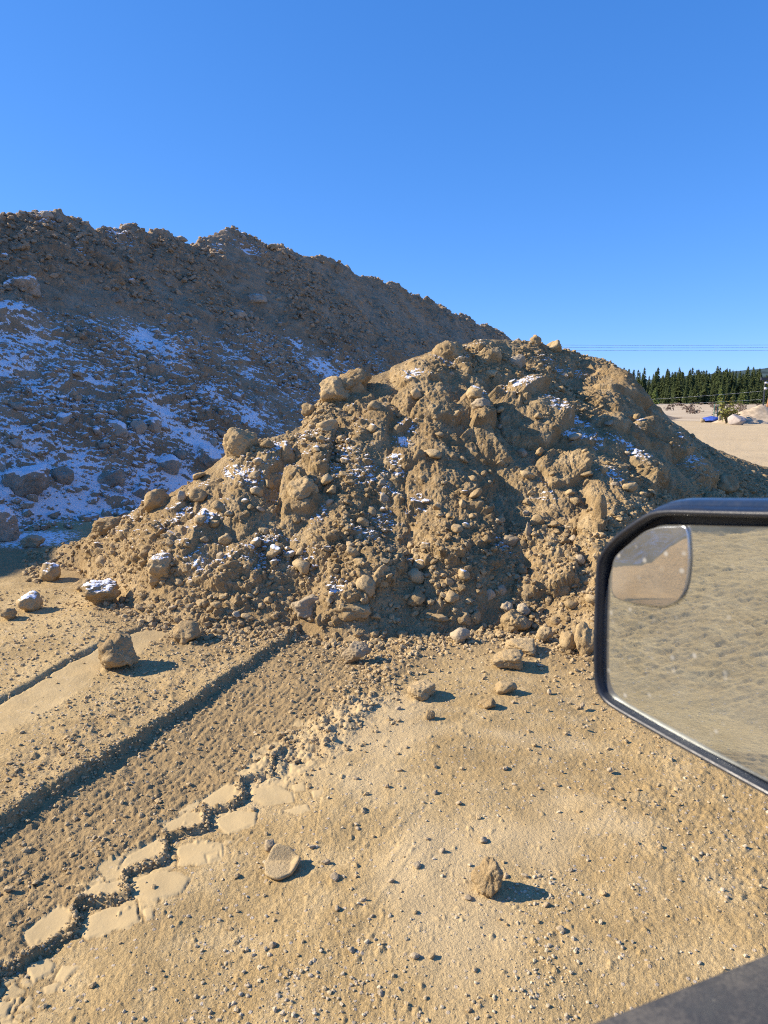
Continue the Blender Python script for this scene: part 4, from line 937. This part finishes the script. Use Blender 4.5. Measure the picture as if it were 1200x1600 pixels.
def empty(name, loc, label, cat, group=None, rz=0):
    e = bpy.data.objects.new(name, None); COL.objects.link(e); e.location = loc; e.rotation_euler = (0, 0, rz); tag(e, label, cat, group); return e
M_wood = plain("pole_wood", (.42, .22, .11), .8, 0, .25, 3); M_wire = plain("wire", (.10, .10, .11), .5); M_dark = plain("dark_metal", (.04, .045, .05), .5)
M_blue = plain("blue_tarp", (.05, .10, .42), .5, 0, .3, 5); M_green = plain("green_paint", (.10, .20, .16), .6, 0, .2, 4); M_post = plain("weathered_post", (.30, .27, .19), .9, 0, .2, 5); M_ins = plain("insulator", (.6, .62, .62), .3); M_lwire = plain("bright_wire", (.55, .56, .55), .35, .6)
p = at_z(1197, 655); Yp = p[1]
e = empty("utility_pole", (at_Y(1196, 650, Yp)[0], Yp, 0), "orange-brown wooden utility pole rising from the gravel heap", "utility pole")
join("pole", [tube((0, 0, -.1), (1.35, 0, 10), .17, 12, .13)], M_wood, e, True)
join("crossarm", [box((1.3, -.15, 9.5), (1.8, .12, .14))], M_wood, e); join("insulator", [tube((.55, -.15, 9.57), (.55, -.15, 9.8), .07)], M_ins, e, True); join("insulator", [tube((2.05, -.15, 9.57), (2.05, -.15, 9.8), .07)], M_ins, e, True)
Y2 = 95; x2 = at_Y(1192, 640, Y2)[0]
e = empty("metal_post", (x2, Y2, 0), "thin dark pole with pale insulators left of the wooden pole", "post")
join("mast", [tube((0, 0, 0), (0, 0, at_Y(1192, 592, Y2)[2]), .11)], M_dark, e); zt = at_Y(1192, 598, Y2)[2]
for dz in (0, -.75): join("insulator", [tube((-.1, -.15, zt+dz), (.22, -.15, zt+dz), .14)], M_ins, e, True)
join("bracket", [box((-.15, 0, zt+.5), (.9, .3, .35))], M_dark, e)
def wire(name, a, b, r, mat, label, sag=0, group=None):
    n = 24; bits = []; P0_, P1_ = np.array(a), np.array(b); pr = None
    for i in range(n+1):
        q = i/n; P_ = P0_+(P1_-P0_)*q; P_[2] -= sag*4*q*(1-q)
        if pr is not None: bits.append(tube(pr, P_, r, 5))
        pr = P_.copy()
    tag(join(name, bits, mat, None, True), label, "wire", group)
for i, (pa, pb, lb) in enumerate(((536, 535, "topmost thin overhead wire crossing the sky right of the pile"), (539.5, 539, "second overhead wire from the top right of the pile"), (543.5, 544, "lowest overhead wire in the sky right of the pile"))):
    wire("overhead_wire", at_Y(560, pa-2, 120), at_Y(1500, pb-1, 124), .020, M_wire, lb, .6)
for ya, yb, lb in ((627, 611, "upper bright wire crossing in front of the tree line"), (634, 624, "lower bright wire crossing in front of the tree line")):
    wire("field_wire", at_Y(960, ya, 96), at_Y(1192, yb, 95), .015, M_lwire, lb, .1)
# blue heap, rack, post, bush, boulder, gravel heap
b = at_z(1111, 660); V_, F_ = rock_verts(3, np.random.RandomState(3), (1.5, 1.0, .62), 9, .1)
o = link("blue_tarp", mesh_np("blue_tarp", V_, F_), M_blue); o.location = (b[0], b[1], .2); tag(o, "crumpled blue tarp bundle on the far edge of the yard", "tarp")
b = at_z(1097, 660); V_, F_ = rock_verts(3, np.random.RandomState(4), (.4, .4, .42), 9, .1); o = link("concrete_block", mesh_np("concrete_block", V_, F_), M_stone); o.location = (b[0], b[1], .15); tag(o, "small tan block left of the blue tarp bundle", "block")
b = at_z(1120, 660); e = empty("pipe_rack", (b[0], b[1], 0), "pale green upright pipe rack beside the blue tarp", "rack")
for x in (-.28, .0, .28): join("upright", [tube((x, 0, 0), (x, 0, 1.45+.15*abs(x)), .04)], M_green, e)
for z in (.35, .75): join("rail", [tube((-.3, .05, z), (.3, .05, z), .035)], M_green, e)
for px, hh, lb in ((1123.5, 1.35, "left one of two weathered posts between the rack and the bush"), (1126.5, 1.25, "right one of two weathered posts between the rack and the bush")):
    b = at_z(px, 661); o = join("wooden_post", [tube((0, 0, 0), (.02, 0, hh), .10, 8, .08)], M_post); o.location = (b[0], b[1], 0); tag(o, lb, "post")
b = at_z(1134, 662); e = empty("bush", (b[0], b[1], 0), "sparse yellow-green bush leaning between the posts and the pale boulder", "bush"); V, F, st = [], [], []
for k in range(15):
    a = rng.uniform(-.5, 1.1); L = rng.uniform(.8, 2.0); q = rng.uniform(-.4, .4); tip = (math.sin(a)*L*.8, q, math.cos(a)*L); st.append(tube((0, 0, 0), tip, .018, 4, .008))
    for j in range(26):
        s = rng.uniform(.3, 1.05); c = np.array(tip)*s+rng.normal(size=3)*.10; d1_, d2_ = rng.normal(size=3)*.09, rng.normal(size=3)*.09; k0 = len(V); V += [tuple(c), tuple(c+d1_), tuple(c+d1_+d2_), tuple(c+d2_)]; F.append((k0, k0+1, k0+2, k0+3))
link("leaves", mesh_py("leaves", V, F), plain("bush_leaves", (.20, .20, .05), .8, 0, .3, 6), e); join("stem", st, M_bark, e)
b = at_z(1150, 664); V_, F_ = rock_verts(4, np.random.RandomState(8), (1.6, 1.2, .85), 9, .08); o = link("pale_boulder", mesh_np("pale_boulder", V_, F_), plain("pale_rock", (.40, .35, .31), .9, 0, .15, 3)); o.location = (b[0], b[1], .36); o.rotation_euler = (0, -.15, .3); tag(o, "pale grey boulder at the far yard edge right of the bush", "boulder")
hp = Hf(np.linspace(-3.2, 3.2, 60), np.linspace(-4.2, 4.2, 70), lambda A, B: (B, A), lambda x, y: (y, x)); d_ = np.hypot(hp.X/3.6, hp.Y/2.4); hp.Z = 1.5*np.clip(1-d_, -.1, 1)+.12*fbm(hp.X, hp.Y, 1, 4, 301)*np.clip(1-d_, 0, 1)-.02
o = hp.build("gravel_heap", plain("heap_gravel", (.44, .35, .24), 1, 0, .2, 3, .1)); hb = at_z(1200, 662); o.location = (hb[0], hb[1]+1.5, 0); tag(o, "low tan gravel heap at the foot of the wooden pole", "gravel heap")
M_shrub = plain("dry_shrub", (.13, .095, .075), 1, 0, .3, 5)
for k in range(34):
    Yd = rng.uniform(70, 205); px = rng.uniform(1040, 1240); p = at_z(px, 632); x = at_Y(px, 640, Yd)[0]; w = rng.uniform(.5, 1.5); V, F = [], []
    for j in range(70):
        c = rng.normal(size=3)*np.array([w*.35, w*.3, .16])+np.array([0, 0, .22]); d1_, d2_ = rng.normal(size=3)*.11, rng.normal(size=3)*.11; k0 = len(V); V += [tuple(c), tuple(c+d1_), tuple(c+d1_+d2_), tuple(c+d2_)]; F.append((k0, k0+1, k0+2, k0+3))
    o = link("dry_shrub", mesh_py("dry_shrub", V, F), M_shrub); o.location = (x, Yd, .05+.25*float(sstep(70, 140, Yd))); tag(o, "low brown dry shrub on the pale field before the tree line", "shrub", "dry shrubs on the field")

# ================================================================== the pickup the photo is taken from
HD = Vector((.927, .375, 0)).normalized(); OUT = Vector((-HD.y, HD.x, 0)); UP = Vector((0, 0, 1))
def paint(name, col, rough, dust, metal=0, coat=0, fleck=0.):
    m_, nt, bs = new_mat(name); ge = nd(nt, "ShaderNodeNewGeometry"); co = ge.outputs['Position']
    n1 = noise(nt, co, 22, 5, .7); n2 = noise(nt, co, 300, 3, .6); n3 = noise(nt, co, 90, 2, .5)
    f = mth(nt, 'MULTIPLY', rmap(nt, mth(nt, 'ADD', mth(nt, 'MULTIPLY', n1, .6), mth(nt, 'MULTIPLY', n2, .4)), .42, .66), dust)
    f = mth(nt, 'MAXIMUM', f, mth(nt, 'MULTIPLY', rmap(nt, n3, .68, .74), fleck))
    nt.links.new(mixc(nt, f, col, (.33, .29, .23)), bs.inputs['Base Color']); bs.inputs['Metallic'].default_value = metal; bs.inputs['Coat Weight'].default_value = coat
    nt.links.new(rmap(nt, n1, .3, .7, rough*.8, min(1, rough*1.3)), bs.inputs['Roughness']); nt.links.new(bump(nt, n2, .15, .001), bs.inputs['Normal']); return m_
M_plastic = paint("mirror_plastic", (.012, .017, .027), .40, .035, fleck=.08); M_shell = paint("mirror_cap_paint", (.016, .026, .045), .28, .05, 0, .5); M_rub = paint("belt_rubber", (.034, .036, .040), .7, .22, fleck=.6)
M_body = paint("truck_paint", (.02, .03, .05), .3, .15, .3, .6); M_tyre = paint("tyre_rubber", (.02, .02, .02), .9, .5); M_rim = paint("wheel_metal", (.5, .5, .52), .35, .3, .9); M_black = paint("black_inset", (.006, .006, .007), .6, .05)
def glass_mat(name, dust, tint):
    m_, nt, bs = new_mat(name); ge = nd(nt, "ShaderNodeNewGeometry"); co = ge.outputs['Position']
    bs.inputs['Metallic'].default_value = 1; bs.inputs['Roughness'].default_value = .012; bs.inputs['Base Color'].default_value = (*tint, 1)
    df = nd(nt, "ShaderNodeBsdfDiffuse"); df.inputs['Color'].default_value = (.36, .35, .31, 1); mx = nd(nt, "ShaderNodeMixShader")
    a = noise(nt, co, 14, 4, .6); v_ = nd(nt, "ShaderNodeTexVoronoi"); v_.inputs['Scale'].default_value = 70; nt.links.new(co, v_.inputs['Vector']); sp = nd(nt, "ShaderNodeSeparateColor"); nt.links.new(v_.outputs['Color'], sp.inputs[0])
    spot = mth(nt, 'MULTIPLY', mth(nt, 'GREATER_THAN', sp.outputs[0], .68), rmap(nt, v_.outputs['Distance'], .30, .08)); spot = mth(nt, 'MULTIPLY', spot, sp.outputs[1])
    f = mth(nt, 'ADD', rmap(nt, a, .3, .7, dust*.75, dust*1.25), mth(nt, 'MULTIPLY', spot, .75), clamp=True)
    nt.links.new(f, mx.inputs[0]); nt.links.new(bs.outputs[0], mx.inputs[1]); nt.links.new(df.outputs[0], mx.inputs[2]); nt.links.new(mx.outputs[0], nt.nodes["Material Output"].inputs[0]); return m_
M_glass = glass_mat("mirror_glass", .20, (.60, .65, .64)); M_glass2 = glass_mat("convex_mirror_glass", .26, (.62, .55, .48)); M_edge = plain("silver_edge", (.5, .53, .55), .3, .8)
door_o = Vector((.159, .453, 0)); truck = empty("pickup_truck", (0, 0, 0), "dark dusty pickup, only its door mirror and window sill showing at the right", "pickup truck")
# door: belt strip + outer skin, swept along the truck's length
def sweep(name, prof_, s0, s1, mat, n=2, close=False, smooth=True):
    V = []; k = len(prof_)
    for i in range(n+1):
        s = s0+(s1-s0)*i/n
        for o_, z in prof_: V.append(tuple(door_o+HD*s+OUT*o_+UP*z))
    F = [(i*k+j, i*k+j+1, (i+1)*k+j+1, (i+1)*k+j) for i in range(n) for j in range(k-1)]
    if close: F += [(i*k+k-1, i*k, (i+1)*k, (i+1)*k+k-1) for i in range(n)]+[tuple(range(k))[::-1], tuple(range(n*k, n*k+k))]
    return link(name, mesh_py(name, V, F, smooth), mat, truck)
belt = sweep("window_sill", [(-.085, 1.435), (-.080, 1.462), (-.062, 1.466), (-.030, 1.466), (-.008, 1.462), (.001, 1.451), (.004, 1.43), (-.006, 1.395), (-.05, 1.39)], -.75, .95, M_rub, 2, True)
door = sweep("door", [(-.006, 1.394), (.018, 1.36), (.05, 1.22), (.066, 1.02), (.060, .85), (.045, .68), (.02, .52), (-.03, .47), (-.10, .47), (-.11, 1.38)], -.72, .62, M_body, 2, True)
join("door_handle", [((lambda c: box(tuple(c), (.20, .035, .035), math.atan2(HD.y, HD.x)))(door_o+HD*(-.50)+OUT*.10+UP*1.18))], M_plastic, door)
trim = sweep("inner_door_trim", [(-.085, 1.43), (-.115, 1.40), (-.15, 1.30), (-.16, .95), (-.16, .55), (-.11, .5), (-.111, 1.38)], -.70, .60, M_rub, 2, True)
fend = sweep("front_fender", [(-.006, 1.36), (.02, 1.32), (.055, 1.2), (.075, 1.05), (.08, .98), (.02, .97), (-.5, 1.05), (-.55, 1.42), (-.2, 1.40)], .64, 1.95, M_body, 2, True)
wc = door_o+HD*1.30+OUT*(-.08)+UP*.42
def wheel():
    e = bpy.data.objects.new("wheel", None); COL.objects.link(e); e.parent = truck; e.location = wc; e.rotation_euler = (0, 0, math.atan2(HD.y, HD.x))
    for nm, pr, mt in (("tyre", [(-.14, .24), (-.15, .33), (-.13, .40), (-.10, .42), (.10, .42), (.13, .40), (.15, .33), (.14, .24)], M_tyre), ("rim", [(.13, .245), (.12, .22), (.06, .19), (.07, .07), (.09, .03), (.09, .001)], M_rim)):
        n = 40; V = [(r*math.cos(6.2832*j/n), o_, r*math.sin(6.2832*j/n)) for j in range(n) for o_, r in pr]; k = len(pr)
        link(nm, mesh_py(nm, V, [(j*k+i, j*k+i+1, ((j+1) % n)*k+i+1, ((j+1) % n)*k+i) for j in range(n) for i in range(k-1)], True), mt, e)
wheel()
# mirror: everything lies about one real plane
MN = Vector((-.888, -.459, -.020)).normalized(); MC = Vector((.345, .713, 1.647))
def on_mirror(px, py, off=0.0):
    d = Vector(ray(px, py)); o_ = Vector((0, 0, CAM_H)); c = MC+MN*off; return o_+d*((c-o_).dot(MN)/d.dot(MN))
ME = (Vector((0, 0, 1)).cross(MN)).normalized(); MU = MN.cross(ME).normalized()
def uv(p): q = p-MC; return q.dot(ME), q.dot(MU)
def fromuv(u_, v_, off=0.): return MC+ME*u_+MU*v_+MN*off
def smooth_loop(pts, n=120):
    """closed Catmull-Rom with corners kept rounded, resampled evenly"""
    P = np.array(pts, float); m_ = len(P); out = []
    for i in range(m_):
        a, b, c, d = P[i-1], P[i], P[(i+1) % m_], P[(i+2) % m_]; l = np.linalg.norm
        for t in np.linspace(0, 1, 12, endpoint=False):
            # centripetal-ish: limit tangents
            k_ = min(l(b-a), l(c-b))/max(l(c-b), 1e-9); k2 = min(l(c-b), l(d-c))/max(l(c-b), 1e-9)
            t1 = (c-a)/max(l(c-a), 1e-9)*l(c-b)*k_; t2 = (d-b)/max(l(d-b), 1e-9)*l(c-b)*k2
            out.append((2*t**3-3*t*t+1)*b+(t**3-2*t*t+t)*t1+(-2*t**3+3*t*t)*c+(t**3-t*t)*t2)
    Q = np.array(out); seg = np.linalg.norm(np.roll(Q, -1, 0)-Q, axis=1); cum = np.concatenate([[0], np.cumsum(seg)]); Q2 = np.vstack([Q, Q[:1]]); s = np.linspace(0, cum[-1], n, endpoint=False)
    return np.stack([np.interp(s, cum, Q2[:, 0]), np.interp(s, cum, Q2[:, 1])], 1)
outer_px = [(1480, 800), (1200, 799), (1050, 796), (1018, 799), (996, 810), (958, 838), (938, 862), (930, 884), (927, 950), (926, 1016), (927, 1062), (933, 1085), (946, 1101), (968, 1116), (1062, 1170), (1200, 1247), (1340, 1322), (1450, 1352), (1530, 1330), (1560, 1250), (1570, 1000), (1545, 830)]
OL = smooth_loop([uv(on_mirror(*p, .006)) for p in outer_px], 160); cen = OL.mean(0)
def inset(L, d):
    t = np.roll(L, -2, 0)-np.roll(L, 2, 0); t /= np.linalg.norm(t, axis=1)[:, None]; nrm = np.stack([t[:, 1], -t[:, 0]], 1)
    if ((cen-L)*nrm).sum() < 0: nrm = -nrm
    return L+nrm*d
def loft(name, loops, mat, cap=False, parent=truck):
    V = []; n = len(loops[0][0])
    for L, off in loops:
        V += [tuple(fromuv(a, b, off)) for a, b in L]
    F = [(i*n+j, i*n+(j+1) % n, (i+1)*n+(j+1) % n, (i+1)*n+j) for i in range(len(loops)-1) for j in range(n)]
    if cap: F.append(tuple(range((len(loops)-1)*n, len(loops)*n)))
    return link(name, mesh_py(name, V, F, True), mat, parent)
def scl(L, k_, dx=0, dy=0): return (L-cen)*k_+cen+np.array([dx, dy])
housing = loft("mirror_housing", [(inset(OL, .0075), -.016), (inset(OL, .0070), -.006), (inset(OL, .0065), .003), (inset(OL, .0045), .0055), (inset(OL, .0018), .006), (inset(OL, -.0002), .003), (inset(OL, -.002), -.004), (inset(OL, -.003), -.014), (inset(OL, -.0015), -.016)], M_plastic)
cap_ = loft("mirror_cap", [(inset(OL, -.0005), -.0155), (inset(OL, -.0065), -.020), (inset(OL, -.009), -.034), (inset(OL, -.006), -.055), (scl(OL, .94), -.085), (scl(OL, .82), -.110), (scl(OL, .6), -.128), (scl(OL, .25), -.135)], M_shell, True, housing)
back = loft("mirror_back_plate", [(inset(OL, .0065), -.0155), (inset(OL, .020), -.0158), (inset(OL, .05), -.016)], M_black, True, housing)
glass_px = [(1480, 828), (1200, 824), (1060, 821), (1028, 822), (1006, 838), (966, 868), (955, 890), (944, 945), (941, 1020), (942, 1060), (950, 1084), (975, 1101), (1062, 1151), (1200, 1222), (1340, 1293), (1450, 1320), (1510, 1300), (1530, 1240), (1540, 1000), (1525, 850)]
GL = smooth_loop([uv(on_mirror(*p, -.006)) for p in glass_px], 140)
gl = loft("mirror_glass", [(GL, -.0145), (GL, -.0065), (inset(GL, .0006), -.006)], M_glass, False, housing)
def cap_disc(name, L, off, mat, parent, bulge=0., rings=10):
    c = L.mean(0); V = []; n = len(L)
    for i in range(rings+1):
        k_ = 1-i/rings; k_ = max(k_, .001); 
        for a, b in (L-c)*k_+c: V.append(tuple(fromuv(a, b, off+bulge*(1-k_*k_))))
    F = [(i*n+j, i*n+(j+1) % n, (i+1)*n+(j+1) % n, (i+1)*n+j) for i in range(rings) for j in range(n)]
    return link(name, mesh_py(name, V, F, True), mat, parent)
cap_disc("mirror_glass_face", inset(GL, .0006), -.006, M_glass, housing)
spot_px = [(1072, 826), (1076, 870), (1073, 905), (1066, 928), (1052, 941), (1034, 946), (1000, 943), (970, 936), (958, 926), (957, 900), (962, 872), (985, 850), (1008, 832), (1030, 825), (1055, 824)]
SL = smooth_loop([uv(on_mirror(*p, -.0035)) for p in spot_px], 90)
cs = SL.mean(0)
loft("spot_mirror_rim", [((SL-cs)*1.025+cs, -.0058), ((SL-cs)*1.02+cs, -.0030), ((SL-cs)*1.0+cs, -.0026)], M_edge, False, housing)
cap_disc("spot_mirror_glass", SL, -.0028, M_glass2, housing, .0045, 16)
# arm to the door
a0 = fromuv(float(OL[:, 0].max() if True else 0), float(cen[1])-.05, -.05)
inb = fromuv(float(cen[0]), float(cen[1])-.06, -.09)
tgt = door_o+HD*.50+OUT*.0+UP*1.40
join("mirror_arm", [tube(tuple(inb), tuple(tgt), .035, 14, .045)], M_plastic, housing, True)
print("verts", sum(len(o.data.vertices) for o in sc.objects if o.type == 'MESH'))
